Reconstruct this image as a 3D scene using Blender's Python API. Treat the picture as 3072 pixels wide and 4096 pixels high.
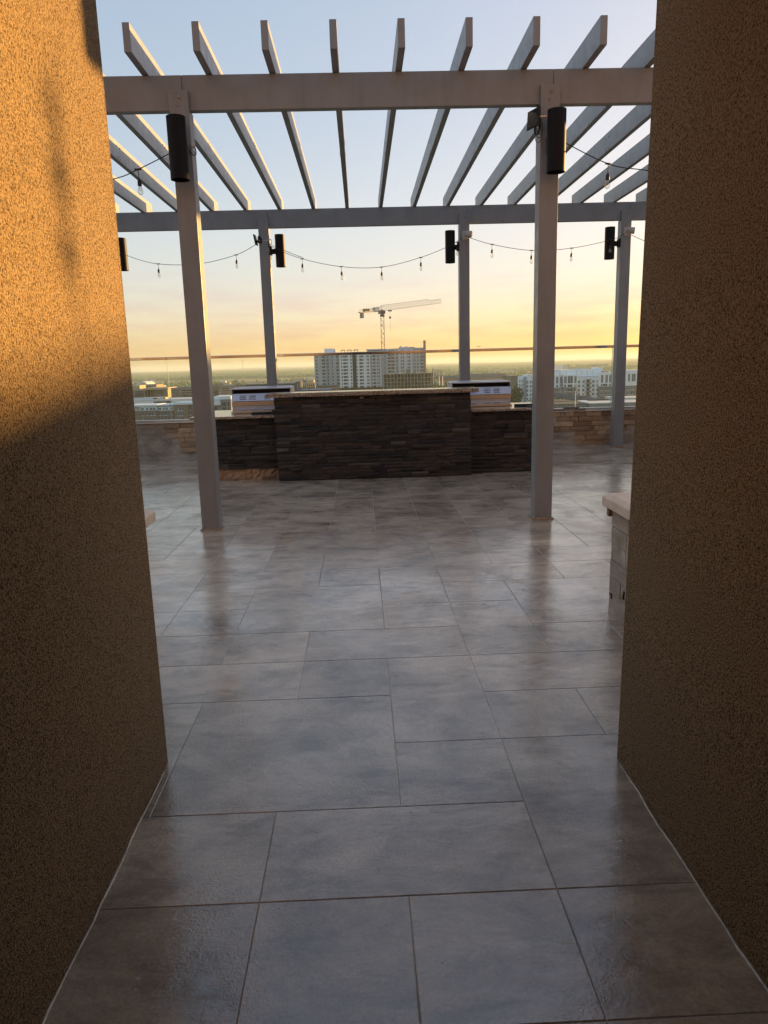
import bpy, bmesh, math, random
from mathutils import Vector, Matrix
random.seed(7)
rnd = random.Random(11)
SC = bpy.context.scene
COL = SC.collection
for _o in list(bpy.data.objects):
    bpy.data.objects.remove(_o)

# ------------------------------------------------------------------ camera
W, H, F = 3072.0, 4096.0, 2900.43
YAW, PITCH, ROLL = 0.0266302, 0.2015752, -0.0272472
EYE = Vector((0, 0, 1.5))
_f = Vector((math.sin(YAW) * math.cos(PITCH), math.cos(YAW) * math.cos(PITCH), -math.sin(PITCH)))
_r0 = Vector((math.cos(YAW), -math.sin(YAW), 0))
_u0 = _r0.cross(_f)
_r = _r0 * math.cos(ROLL) + _u0 * math.sin(ROLL)
_u = -_r0 * math.sin(ROLL) + _u0 * math.cos(ROLL)
cd = bpy.data.cameras.new('camera')
cd.sensor_fit = 'HORIZONTAL'
cd.sensor_width = 36.0
cd.lens = 36.0 * F / W
cd.clip_start = 0.05
cd.clip_end = 60000
cam = bpy.data.objects.new('camera', cd)
COL.objects.link(cam)
m = Matrix((_r, _u, -_f)).transposed().to_4x4()
m.translation = EYE
cam.matrix_world = m
SC.camera = cam

# ------------------------------------------------------------------ light
SUN_AZ, SUN_EL = math.radians(54.0), math.radians(5.2)
wd = bpy.data.worlds.new('World')
SC.world = wd
wd.use_nodes = True
nt = wd.node_tree
nt.nodes.clear()
wo = nt.nodes.new('ShaderNodeOutputWorld')
bg = nt.nodes.new('ShaderNodeBackground')
sky = nt.nodes.new('ShaderNodeTexSky')
sky.sky_type = 'NISHITA'
sky.sun_disc = False
sky.sun_elevation = SUN_EL
sky.sun_rotation = SUN_AZ
sky.altitude = 150
sky.air_density = 1.0
sky.dust_density = 1.6
sky.ozone_density = 1.6
bg.inputs['Strength'].default_value = 0.15
# thin evening cloud streaks low over the horizon, part of the sky itself
tc = nt.nodes.new('ShaderNodeTexCoord')
sep = nt.nodes.new('ShaderNodeSeparateXYZ')
nt.links.new(tc.outputs['Generated'], sep.inputs[0])
mp = nt.nodes.new('ShaderNodeMapping')
mp.inputs['Scale'].default_value = (3.2, 3.2, 26.0)
nt.links.new(tc.outputs['Generated'], mp.inputs[0])
nz = nt.nodes.new('ShaderNodeTexNoise')
nz.inputs['Scale'].default_value = 3.0
nz.inputs['Detail'].default_value = 9
nz.inputs['Roughness'].default_value = 0.6
nt.links.new(mp.outputs[0], nz.inputs['Vector'])
cr = nt.nodes.new('ShaderNodeValToRGB')
cr.color_ramp.elements[0].position = 0.40
cr.color_ramp.elements[1].position = 0.66
nt.links.new(nz.outputs['Fac'], cr.inputs[0])
band = nt.nodes.new('ShaderNodeValToRGB')
be = band.color_ramp.elements
be[0].position = 0.0
be[0].color = (0.55, 0.55, 0.55, 1)
be[1].position = 0.13
be[1].color = (0, 0, 0, 1)
_e = be.new(0.055)
_e.color = (0.8, 0.8, 0.8, 1)
nt.links.new(sep.outputs['Z'], band.inputs[0])
mul = nt.nodes.new('ShaderNodeMath')
mul.operation = 'MULTIPLY'
nt.links.new(cr.outputs[0], mul.inputs[0])
nt.links.new(band.outputs[0], mul.inputs[1])
mul2 = nt.nodes.new('ShaderNodeMath')
mul2.operation = 'MULTIPLY'
mul2.inputs[1].default_value = 1.25
nt.links.new(mul.outputs[0], mul2.inputs[0])
mx = nt.nodes.new('ShaderNodeMixRGB')
mx.blend_type = 'MULTIPLY'
mx.inputs[2].default_value = (0.92, 0.80, 0.90, 1)
nt.links.new(mul2.outputs[0], mx.inputs[0])
# camera-like compression of the sky's range, the same for the whole dome
gm = nt.nodes.new('ShaderNodeGamma')
gm.inputs[1].default_value = 0.36
nt.links.new(sky.outputs[0], gm.inputs[0])
hs = nt.nodes.new('ShaderNodeHueSaturation')
hs.inputs['Saturation'].default_value = 1.8
hs.inputs['Value'].default_value = 1.15
nt.links.new(gm.outputs[0], hs.inputs['Color'])
wb = nt.nodes.new('ShaderNodeMixRGB')
wb.blend_type = 'MULTIPLY'
wb.inputs[0].default_value = 1.0
wb.inputs[2].default_value = (1.10, 0.975, 1.0, 1)
nt.links.new(hs.outputs[0], wb.inputs[1])
nt.links.new(wb.outputs[0], mx.inputs[1])
nt.links.new(mx.outputs[0], bg.inputs[0])
nt.links.new(bg.outputs[0], wo.inputs[0])

sd = bpy.data.lights.new('sun', 'SUN')
sd.energy = 3.9
sd.angle = math.radians(0.55)
sd.color = (1.0, 0.57, 0.18)
sun = bpy.data.objects.new('sun', sd)
COL.objects.link(sun)
SUND = Vector((math.sin(SUN_AZ) * math.cos(SUN_EL), math.cos(SUN_AZ) * math.cos(SUN_EL), math.sin(SUN_EL)))
sun.rotation_euler = SUND.to_track_quat('Z', 'Y').to_euler()
sun.location = (30, 30, 30)

SC.view_settings.view_transform = 'Standard'
SC.view_settings.look = 'None'
SC.view_settings.gamma = 1
SC.view_settings.exposure = 1.78
SC.view_settings.use_curve_mapping = False
SC.cycles.max_bounces = 6
SC.cycles.diffuse_bounces = 4
SC.cycles.glossy_bounces = 3
SC.cycles.transparent_max_bounces = 16
SC.cycles.volume_bounces = 0
SC.cycles.caustics_reflective = False
SC.cycles.caustics_refractive = False


def ray(sx, sy):
    return _f + _r * ((sx - W / 2) / F) - _u * ((sy - H / 2) / F)


def at(sx, sy, D):
    """world point seen at a photograph pixel, standing at distance Y = D"""
    d = ray(sx, sy)
    return EYE + d * (D / d.y)


# ------------------------------------------------------------------ materials
MATS = {}


class N:
    def __init__(s, name):
        s.m = bpy.data.materials.new(name)
        s.m.use_nodes = True
        s.t = s.m.node_tree
        s.t.nodes.clear()
        s.out = s.t.nodes.new('ShaderNodeOutputMaterial')
        s.p = s.t.nodes.new('ShaderNodeBsdfPrincipled')
        s.t.links.new(s.p.outputs[0], s.out.inputs[0])
        MATS[name] = s.m

    def n(s, kind, **kw):
        k = s.t.nodes.new('ShaderNode' + kind)
        for a, v in kw.items():
            if a in k.inputs:
                k.inputs[a].default_value = v
            else:
                setattr(k, a, v)
        return k

    def l(s, a, b):
        s.t.links.new(a, b)

    def pos(s, scale=(1, 1, 1)):
        g = s.n('NewGeometry')
        mp = s.n('Mapping')
        mp.inputs['Scale'].default_value = scale
        s.l(g.outputs['Position'], mp.inputs[0])
        return mp.outputs[0]

    def noise(s, scale, vec=None, detail=4, rough=0.55, dist=0.0):
        k = s.n('TexNoise')
        k.inputs['Scale'].default_value = scale
        k.inputs['Detail'].default_value = detail
        k.inputs['Roughness'].default_value = rough
        k.inputs['Distortion'].default_value = dist
        s.l(vec if vec is not None else s.pos(), k.inputs['Vector'])
        return k.outputs['Fac']

    def ramp(s, fac, stops):
        k = s.n('ValToRGB')
        e = k.color_ramp.elements
        while len(e) < len(stops):
            e.new(0.5)
        for i, (p, c) in enumerate(stops):
            e[i].position = p
            e[i].color = tuple(c) + (1,) if len(c) == 3 else c
        s.l(fac, k.inputs[0])
        return k.outputs[0]

    def mix(s, fac, a, b, mode='MIX'):
        k = s.n('MixRGB')
        k.blend_type = mode
        for i, v in enumerate((fac, a, b)):
            if hasattr(v, 'is_linked') or hasattr(v, 'links'):
                s.l(v, k.inputs[i])
            else:
                k.inputs[i].default_value = v if i == 0 else (tuple(v) + (1,))[:4]
        return k.outputs[0]

    def math(s, op, a, b=0.0):
        k = s.n('Math')
        k.operation = op
        for i, v in enumerate((a, b)):
            if hasattr(v, 'links'):
                s.l(v, k.inputs[i])
            else:
                k.inputs[i].default_value = v
        return k.outputs[0]

    def bump(s, h, strength, dist, prev=None):
        k = s.n('Bump')
        k.inputs['Strength'].default_value = strength
        k.inputs['Distance'].default_value = dist
        s.l(h, k.inputs['Height'])
        if prev is not None:
            s.l(prev, k.inputs['Normal'])
        s.l(k.outputs[0], s.p.inputs['Normal'])
        return k.outputs[0]

    def set(s, **kw):
        for a, v in kw.items():
            a = a.replace('_', ' ')
            if hasattr(v, 'links'):
                s.l(v, s.p.inputs[a])
            else:
                s.p.inputs[a].default_value = (tuple(v) + (1,)) if isinstance(v, tuple) and len(v) == 3 else v
        return s.m


def simple(name, col, rough=0.6, metal=0.0, var=0.15, scale=3.0, spec=0.5, bump=0.0, bscale=60, bdist=0.002):
    k = N(name)
    f = k.noise(scale, detail=5)
    c2 = tuple(max(0, x * (1 - var)) for x in col)
    c3 = tuple(min(1, x * (1 + var)) for x in col)
    k.set(Base_Color=k.ramp(f, [(0.3, c2), (0.7, c3)]), Roughness=rough, Metallic=metal)
    k.p.inputs['Specular IOR Level'].default_value = spec
    if bump:
        k.bump(k.noise(bscale, detail=4), bump, bdist)
    return k.m


# sand finished stucco
k = N('stucco')
v = k.pos()
big = k.noise(0.8, v, 3, 0.5)
fine = k.noise(290, v, 2, 0.6)
mid = k.noise(178, v, 2, 0.6, 0.4)
g = k.mix(0.66, fine, mid)
c = k.ramp(big, [(0.28, (0.355, 0.255, 0.153)), (0.72, (0.405, 0.291, 0.174))])
pit = k.ramp(g, [(0.40, (0.20, 0.165, 0.13)), (0.50, (0.95, 0.95, 0.95)), (0.62, (1.35, 1.35, 1.35))])
k.set(Base_Color=k.mix(0.9, c, pit, 'MULTIPLY'), Roughness=0.95)
k.p.inputs['Specular IOR Level'].default_value = 0.15
bb = k.bump(k.noise(4, v, 3, 0.55, 0.4), 0.25, 0.03)
k.bump(g, 1.0, 0.018, bb)

# stamped, sealed concrete paving
k = N('stamped_concrete')
oi = k.n('ObjectInfo')
geo = k.n('NewGeometry')
v = k.pos()
# every slab carries its own print: shift the pattern by the slab's random number
cmb = k.n('CombineXYZ')
for q in range(3):
    k.l(k.math('MULTIPLY', oi.outputs['Random'], (37.0, 91.0, 53.0)[q]), cmb.inputs[q])
add = k.n('VectorMath')
add.operation = 'ADD'
k.l(geo.outputs['Position'], add.inputs[0])
k.l(cmb.outputs[0], add.inputs[1])


def own(scale):
    mp = k.n('Mapping')
    mp.inputs['Scale'].default_value = scale
    k.l(add.outputs[0], mp.inputs[0])
    return mp.outputs[0]


cloud = k.noise(1.7, v, 8, 0.66, 0.5)
cl2 = k.noise(3.4, own((1, 2.2, 1)), 9, 0.66, 0.6)
base = k.ramp(cloud, [(0.28, (0.20, 0.168, 0.138)), (0.43, (0.44, 0.360, 0.276)), (0.58, (0.64, 0.530, 0.408)), (0.74, (0.32, 0.274, 0.228))])
streak = k.ramp(cl2, [(0.34, (0.42, 0.42, 0.43)), (0.52, (0.95, 0.95, 0.95)), (0.66, (1.15, 1.15, 1.15))])
c = k.mix(0.7, base, streak, 'MULTIPLY')
grain = k.noise(85, v, 5, 0.75)
c = k.mix(0.55, c, k.ramp(grain, [(0.34, (0.62, 0.62, 0.62)), (0.62, (1.18, 1.18, 1.18))]), 'MULTIPLY')
tone = k.ramp(oi.outputs['Random'], [(0.0, (0.84, 0.82, 0.81)), (1.0, (1.10, 1.10, 1.10))])
c = k.mix(1.0, c, tone, 'MULTIPLY')
vo = k.n('TexVoronoi')
vo.inputs['Scale'].default_value = 7
k.l(v, vo.inputs['Vector'])
dots = k.ramp(vo.outputs['Distance'], [(0.018, (0.10, 0.10, 0.10)), (0.030, (1, 1, 1))])
c = k.mix(1.0, c, dots, 'MULTIPLY')
r1 = k.noise(2.3, v, 7, 0.66, 0.6)
r2 = k.noise(40, v, 4, 0.7)
rough = k.ramp(k.mix(0.25, r1, r2), [(0.36, (0.035,) * 3), (0.50, (0.08,) * 3), (0.66, (0.20,) * 3)])
k.set(Base_Color=c, Roughness=rough)
k.p.inputs['Specular IOR Level'].default_value = 1.0
k.p.inputs['IOR'].default_value = 1.68
rel = k.noise(11, own((1, 1.6, 1)), 9, 0.66, 1.0)
cre = k.ramp(k.noise(3.2, own((1, 2.0, 1)), 6, 0.6, 2.2), [(0.494, (0, 0, 0)), (0.5, (1, 1, 1)), (0.506, (0, 0, 0))])
b1 = k.bump(rel, 0.22, 0.008)
b2 = k.bump(k.mix(1.0, cre, k.ramp(k.noise(1.4, own((1, 1, 1)), 3, 0.6), [(0.50, (0, 0, 0)), (0.66, (1, 1, 1))]), 'MULTIPLY'), 0.22, 0.0025, b1)
gr = k.noise(120, v, 2, 0.6)
msk = k.ramp(k.noise(1.1, v, 5, 0.66, 0.6), [(0.46, (0.12, 0.12, 0.12)), (0.60, (1, 1, 1))])
k.bump(k.mix(1.0, gr, msk, 'MULTIPLY'), 0.45, 0.004, b2)

simple('grout', (0.40, 0.39, 0.385), 0.7)
# powder coated aluminium of the pergola
k = N('taupe_paint')
f = k.noise(4, None, 6, 0.65)
run = k.noise(7, k.pos((1, 1, 0.12)), 6, 0.7, 0.3)
c = k.ramp(f, [(0.3, (0.250, 0.262, 0.282)), (0.7, (0.288, 0.300, 0.320))])
c = k.mix(0.45, c, k.ramp(run, [(0.30, (0.74, 0.72, 0.70)), (0.52, (1.0, 1.0, 1.0)), (0.72, (1.10, 1.10, 1.09))]), 'MULTIPLY')
sc_ = k.ramp(k.noise(38, k.pos((1, 1, 0.4)), 5, 0.75), [(0.70, (0, 0, 0)), (0.78, (1, 1, 1))])
c = k.mix(k.math('MULTIPLY', sc_, 0.35), c, (0.42, 0.40, 0.38))
k.set(Base_Color=c, Roughness=k.ramp(k.noise(14, None, 4), [(0.3, (0.32,) * 3), (0.7, (0.50,) * 3)]))
k.bump(k.noise(260, None, 2), 0.06, 0.001)
simple('black_paint', (0.006, 0.006, 0.010), 0.5, 0, 0.25, 12, 0.2)
simple('black_plastic', (0.015, 0.015, 0.016), 0.5, 0, 0.2, 12)
simple('dark_inside', (0.006, 0.006, 0.007), 0.8)
simple('galvanised', (0.55, 0.55, 0.56), 0.35, 1.0, 0.15, 20)
simple('bolt_steel', (0.30, 0.29, 0.29), 0.4, 0.7, 0.2, 20)
simple('sensor_white', (0.55, 0.53, 0.50), 0.5, 0, 0.08, 20)
simple('lens_dark', (0.03, 0.03, 0.035), 0.15)
simple('solar_cell', (0.022, 0.024, 0.035), 0.22, 0, 0.2, 30)
# granite
k = N('granite')
v = k.pos()
vo = k.n('TexVoronoi')
vo.inputs['Scale'].default_value = 95
k.l(v, vo.inputs['Vector'])
sp = k.ramp(k.noise(60, v, 5, 0.7), [(0.36, (0.06, 0.045, 0.035)), (0.46, (0.34, 0.25, 0.18)), (0.56, (0.62, 0.53, 0.42)), (0.72, (0.50, 0.38, 0.27))])
k.set(Base_Color=k.mix(0.25, sp, vo.outputs['Color'], 'MULTIPLY'), Roughness=0.16)
k.p.inputs['Specular IOR Level'].default_value = 0.6
k = N('granite_edge')
v = k.pos((1, 1, 1))
sp = k.ramp(k.noise(48, v, 6, 0.72, 0.6), [(0.36, (0.05, 0.035, 0.028)), (0.47, (0.26, 0.18, 0.13)), (0.58, (0.55, 0.44, 0.33)), (0.74, (0.40, 0.29, 0.2))])
k.set(Base_Color=sp, Roughness=0.45)
k.bump(k.noise(40, v, 5, 0.6), 0.8, 0.012)


def stone_mat(name, cols, rough=0.7, bscale=30, bdist=0.006, spec=0.4, gscale=9):
    k = N(name)
    oi = k.n('ObjectInfo')
    base = k.ramp(oi.outputs['Random'], cols)
    kk = k.t.nodes[-1]
    gnz = k.noise(gscale, k.pos((1, 1, 1.3)), 6, 0.65, 0.4)
    c = k.mix(0.65, base, k.ramp(gnz, [(0.3, (0.55, 0.53, 0.52)), (0.65, (1.15, 1.12, 1.1))]), 'MULTIPLY')
    k.set(Base_Color=c, Roughness=rough)
    k.p.inputs['Specular IOR Level'].default_value = spec
    k.bump(k.noise(bscale, k.pos((1, 1, 2.2)), 6, 0.65, 0.3), 0.8, bdist)
    return k.m


stone_mat('slate', [(0.0, (0.014, 0.014, 0.018)), (0.25, (0.030, 0.030, 0.034)), (0.5, (0.040, 0.036, 0.036)), (0.66, (0.062, 0.050, 0.044)), (0.80, (0.026, 0.028, 0.034)), (0.92, (0.062, 0.055, 0.051)), (1.0, (0.12, 0.105, 0.096))], 0.55, 26, 0.0035)
stone_mat('tan_stone', [(0.0, (0.27, 0.185, 0.12)), (0.5, (0.44, 0.31, 0.205)), (1.0, (0.62, 0.46, 0.32))], 0.8, 22, 0.012, 0.3, 14)
stone_mat('loose_stone', [(0.0, (0.20, 0.15, 0.12)), (1.0, (0.36, 0.29, 0.24))], 0.8, 25, 0.012, 0.3)
# grey parging where veneer is missing: trowelled block pattern
k = N('mortar')
v = k.pos()
a = k.noise(3.5, k.pos((1, 1, 2)), 6, 0.6, 0.6)
c = k.ramp(a, [(0.3, (0.29, 0.245, 0.205)), (0.5, (0.43, 0.37, 0.315)), (0.7, (0.58, 0.52, 0.46))])
k.set(Base_Color=c, Roughness=0.85)
k.p.inputs['Specular IOR Level'].default_value = 0.2
b = k.bump(k.noise(6, v, 6, 0.6, 0.8), 0.9, 0.03)
k.bump(k.noise(70, v, 4, 0.6), 0.5, 0.004, b)
simple('tan_backing', (0.36, 0.25, 0.17), 0.85, 0, 0.35, 9, 0.2, 0.9, 12, 0.03)
simple('cast_cap', (0.78, 0.665, 0.54), 0.75, 0, 0.10, 14, 0.3, 0.4, 90, 0.002)
simple('sealant', (0.40, 0.30, 0.22), 0.8, 0, 0.4, 40, 0.3, 0.9, 45, 0.012)
simple('steel', (0.60, 0.62, 0.73), 0.30, 0.5, 0.04, 6)
simple('steel_dark', (0.05, 0.05, 0.055), 0.4, 0.6, 0.1, 6)
simple('steel_warm', (0.66, 0.47, 0.30), 0.38, 0.25, 0.03, 2)  # warm steel; on the grill band the tint paints a reflection
simple('soffit_paint', (0.25, 0.2, 0.15), 0.9)
k = N('rail_metal')
k.set(Base_Color=(0.74, 0.70, 0.66), Roughness=k.ramp(k.noise(3, k.pos((1, 6, 6)), 3), [(0.3, (0.08,) * 3), (0.7, (0.2,) * 3)]), Metallic=1.0)
simple('channel_metal', (0.66, 0.66, 0.68), 0.3, 1.0, 0.06, 8)
# railing glass: thin pane, so straight-through with a green cast and mirror reflections
k = N('glass')
k.t.nodes.remove(k.p)
tr = k.n('BsdfTransparent')
tr.inputs[0].default_value = (0.90, 0.955, 0.915, 1)
gl = k.n('BsdfGlossy')
gl.inputs['Roughness'].default_value = 0.02
gl.inputs[0].default_value = (1, 1, 1, 1)
fr = k.n('Fresnel')
fr.inputs[0].default_value = 1.5
ms = k.n('MixShader')
k.l(fr.outputs[0], ms.inputs[0])
k.l(tr.outputs[0], ms.inputs[1])
k.l(gl.outputs[0], ms.inputs[2])
k.l(ms.outputs[0], k.out.inputs[0])
k = N('glass_edge')
k.set(Base_Color=(0.45, 0.62, 0.52), Roughness=0.2)
k = N('bulb_glass')
k.t.nodes.remove(k.p)
tr = k.n('BsdfTransparent')
tr.inputs[0].default_value = (0.94, 0.93, 0.90, 1)
gl = k.n('BsdfGlossy')
gl.inputs['Roughness'].default_value = 0.03
lw = k.n('LayerWeight')
lw.inputs[0].default_value = 0.35
ms = k.n('MixShader')
k.l(lw.outputs['Facing'], ms.inputs[0])
k.l(tr.outputs[0], ms.inputs[1])
k.l(gl.outputs[0], ms.inputs[2])
k.l(ms.outputs[0], k.out.inputs[0])
simple('filament', (0.5, 0.42, 0.3), 0.4)

# city
simple('tower_grey', (0.43, 0.46, 0.51), 0.85, 0, 0.06, 0.05, 0.2)
simple('tower_white', (0.76, 0.79, 0.83), 0.85, 0, 0.05, 0.05, 0.2)
simple('tower_pale', (0.52, 0.545, 0.59), 0.85, 0, 0.06, 0.05, 0.2)
simple('apartment_white', (0.86, 0.88, 0.90), 0.85, 0, 0.05, 0.06, 0.2)
simple('apartment_grey', (0.26, 0.25, 0.24), 0.85, 0, 0.1, 0.1, 0.2)
simple('apartment_brown', (0.28, 0.23, 0.17), 0.85, 0, 0.1, 0.1, 0.2)
simple('brick_far', (0.26, 0.185, 0.135), 0.85, 0, 0.12, 0.2, 0.2)
simple('white_trim', (0.76, 0.78, 0.80), 0.7, 0, 0.05, 0.1, 0.2)
simple('cream', (0.50, 0.38, 0.24), 0.8, 0, 0.06, 0.1, 0.2)
simple('tan_far', (0.36, 0.27, 0.20), 0.85, 0, 0.08, 0.1, 0.2)
simple('roof_white', (0.58, 0.58, 0.58), 0.8, 0, 0.1, 0.05, 0.2)
simple('roof_dark', (0.075, 0.078, 0.082), 0.8, 0, 0.15, 0.05, 0.2)
simple('roof_mid', (0.22, 0.22, 0.22), 0.8, 0, 0.15, 0.05, 0.2)
simple('charcoal_far', (0.07, 0.072, 0.08), 0.8, 0, 0.1, 0.05, 0.2)
simple('concrete_far', (0.30, 0.255, 0.205), 0.9, 0, 0.15, 0.2, 0.2)
simple('net_dark', (0.06, 0.065, 0.06), 0.9, 0, 0.5, 0.6, 0.1)
simple('crane_paint', (0.24, 0.20, 0.17), 0.6, 0, 0.1, 0.3, 0.3)
simple('crane_dark', (0.06, 0.06, 0.07), 0.6, 0, 0.1, 0.3, 0.3)
simple('mast_red', (0.22, 0.13, 0.11), 0.6, 0, 0.1, 0.3, 0.3)
simple('window_dark', (0.035, 0.04, 0.045), 0.12, 0, 0.5, 0.15, 0.7)
simple('window_pale', (0.16, 0.18, 0.18), 0.12, 0, 0.4, 0.15, 0.7)
simple('car_paint', (0.55, 0.52, 0.48), 0.3, 0, 0.3, 0.02, 0.5)
simple('tank_paint', (0.55, 0.55, 0.52), 0.6)


def leaf_mat(name, a, b, scale):
    k = N(name)
    f = k.noise(scale, None, 5, 0.7)
    k.set(Base_Color=k.ramp(f, [(0.32, a), (0.68, b)]), Roughness=0.9)
    k.p.inputs['Specular IOR Level'].default_value = 0.15
    return k.m


leaf_mat('foliage', (0.035, 0.055, 0.022), (0.085, 0.115, 0.045), 0.35)
leaf_mat('woodland', (0.022, 0.050, 0.016), (0.15, 0.235, 0.085), 0.022)
leaf_mat('field_grass', (0.20, 0.20, 0.085), (0.27, 0.25, 0.12), 0.006)
simple('bark', (0.09, 0.065, 0.045), 0.9)
k = N('city_ground')
f = k.noise(0.0035, None, 8, 0.65)
f2 = k.noise(0.02, None, 5, 0.6)
c = k.ramp(f, [(0.36, (0.05, 0.075, 0.032)), (0.50, (0.10, 0.12, 0.06)), (0.60, (0.17, 0.165, 0.13)), (0.74, (0.24, 0.22, 0.19))])
k.set(Base_Color=k.mix(0.5, c, k.ramp(f2, [(0.35, (0.5, 0.5, 0.5)), (0.65, (1.2, 1.2, 1.2))]), 'MULTIPLY'), Roughness=0.95)
k.p.inputs['Specular IOR Level'].default_value = 0.1
simple('asphalt', (0.06, 0.06, 0.062), 0.85, 0, 0.2, 0.1, 0.2)
leaf_mat('hill', (0.06, 0.08, 0.045), (0.10, 0.12, 0.07), 0.002)


# ------------------------------------------------------------------ geometry helpers
class Geo:
    def __init__(s):
        s.v, s.f, s.mi = [], [], []
        s.cur = 0

    def quad(s, *pts):
        n = len(s.v)
        s.v += [tuple(p) for p in pts]
        s.f.append(tuple(range(n, n + len(pts))))
        s.mi.append(s.cur)
        return s

    def box(s, x0, x1, y0, y1, z0, z1):
        n = len(s.v)
        s.v += [(x0, y0, z0), (x1, y0, z0), (x1, y1, z0), (x0, y1, z0), (x0, y0, z1), (x1, y0, z1), (x1, y1, z1), (x0, y1, z1)]
        for q in ((0, 3, 2, 1), (4, 5, 6, 7), (0, 1, 5, 4), (1, 2, 6, 5), (2, 3, 7, 6), (3, 0, 4, 7)):
            s.f.append(tuple(n + i for i in q))
            s.mi.append(s.cur)
        return s

    def prism(s, prof, axis, a, b):
        """closed profile of 2-D points swept along an axis from a to b"""
        n = len(s.v)
        k = len(prof)
        for t in (a, b):
            for p, q in prof:
                s.v.append({'x': (t, p, q), 'y': (p, t, q), 'z': (p, q, t)}[axis])
        for i in range(k):
            j = (i + 1) % k
            s.f.append((n + i, n + j, n + k + j, n + k + i))
            s.mi.append(s.cur)
        s.f.append(tuple(n + i for i in range(k))[::-1])
        s.f.append(tuple(n + k + i for i in range(k)))
        s.mi += [s.cur] * 2
        return s

    def bar(s, a, b, t, t2=None):
        """square bar between two points"""
        a, b = Vector(a), Vector(b)
        d = (b - a)
        if d.length < 1e-6:
            return s
        d.normalize()
        up = Vector((0, 0, 1)) if abs(d.z) < 0.95 else Vector((0, 1, 0))
        p = d.cross(up).normalized() * (t / 2)
        q = d.cross(p).normalized() * ((t2 or t) / 2)
        n = len(s.v)
        for c in (a, b):
            for o in (p + q, -p + q, -p - q, p - q):
                s.v.append(tuple(c + o))
        for i in range(4):
            j = (i + 1) % 4
            s.f.append((n + i, n + j, n + 4 + j, n + 4 + i))
        s.f += [(n + 3, n + 2, n + 1, n), (n + 4, n + 5, n + 6, n + 7)]
        s.mi += [s.cur] * 6
        return s

    def tube(s, pts, r, seg=8, cap=True):
        pts = [Vector(p) for p in pts]
        rings = []
        for i, p in enumerate(pts):
            d = (pts[min(i + 1, len(pts) - 1)] - pts[max(i - 1, 0)]).normalized()
            up = Vector((0, 0, 1)) if abs(d.z) < 0.95 else Vector((0, 1, 0))
            a = d.cross(up).normalized()
            b = a.cross(d).normalized()
            rr = r[i] if isinstance(r, (list, tuple)) else r
            n = len(s.v)
            for q in range(seg):
                t = 2 * math.pi * q / seg
                s.v.append(tuple(p + a * (rr * math.cos(t)) + b * (rr * math.sin(t))))
            rings.append(n)
        for i in range(len(rings) - 1):
            for q in range(seg):
                w = (q + 1) % seg
                s.f.append((rings[i] + q, rings[i] + w, rings[i + 1] + w, rings[i + 1] + q))
                s.mi.append(s.cur)
        if cap:
            s.f.append(tuple(rings[0] + q for q in range(seg))[::-1])
            s.f.append(tuple(rings[-1] + q for q in range(seg)))
            s.mi += [s.cur] * 2
        return s

    def lathe(s, prof, cx, cy, seg=20):
        rings = []
        for r, z in prof:
            rings.append(len(s.v))
            for q in range(seg):
                t = 2 * math.pi * q / seg
                s.v.append((cx + r * math.cos(t), cy + r * math.sin(t), z))
        for i in range(len(rings) - 1):
            for q in range(seg):
                w = (q + 1) % seg
                s.f.append((rings[i] + q, rings[i] + w, rings[i + 1] + w, rings[i + 1] + q))
                s.mi.append(s.cur)
        return s

    def mesh(s, name, mats, smooth=False):
        me = bpy.data.meshes.new(name)
        me.from_pydata(s.v, [], s.f)
        for mt in (mats if isinstance(mats, (list, tuple)) else [mats]):
            me.materials.append(MATS[mt])
        for p, i in zip(me.polygons, s.mi):
            p.material_index = i
            p.use_smooth = smooth
        bm = bmesh.new()
        bm.from_mesh(me)
        bmesh.ops.recalc_face_normals(bm, faces=bm.faces)
        bm.to_mesh(me)
        bm.free()
        me.update()
        return me

    def obj(s, name, mats, parent=None, smooth=False, bevel=0.0, seg=2):
        o = bpy.data.objects.new(name, s.mesh(name, mats, smooth))
        link(o, parent)
        if bevel:
            b = o.modifiers.new('bevel', 'BEVEL')
            b.width = bevel
            b.segments = seg
            b.limit_method = 'ANGLE'
            b.angle_limit = math.radians(40)
        return o


def link(o, parent=None):
    COL.objects.link(o)
    if parent is not None:
        o.parent = parent
        o.matrix_parent_inverse = parent.matrix_world.inverted() if False else Matrix.Translation(-parent_loc(parent))
    return o


def parent_loc(p):
    v = Vector(p.location)
    while p.parent is not None:
        p = p.parent
        v = v + Vector(p.location) if False else v
    return Vector((0, 0, 0)) if p.get('_zero') else v


def thing(name, label, cat, group=None):
    """an Empty that parents a thing's parts; meshes carry world coordinates"""
    o = bpy.data.objects.new(name, None)
    o.empty_display_size = 0.2
    COL.objects.link(o)
    tag(o, label, cat, group)
    return o


def tag(o, label, cat, group=None):
    o['label'] = label
    o['category'] = cat
    if group:
        o['group'] = group
    return o


def struct(o):
    o['kind'] = 'structure'
    return o


UNIT = {}


def unit_box(matname):
    if matname not in UNIT:
        g = Geo().box(-0.5, 0.5, -0.5, 0.5, -0.5, 0.5)
        UNIT[matname] = g.mesh('unit_block', matname)
    return UNIT[matname]


def block(name, matname, x0, x1, y0, y1, z0, z1, parent):
    """box-shaped piece that shares its mesh with its look-alikes"""
    o = bpy.data.objects.new(name, unit_box(matname))
    COL.objects.link(o)
    o.parent = parent
    o.location = ((x0 + x1) / 2, (y0 + y1) / 2, (z0 + z1) / 2)
    o.scale = (abs(x1 - x0), abs(y1 - y0), abs(z1 - z0))
    return o


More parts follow.
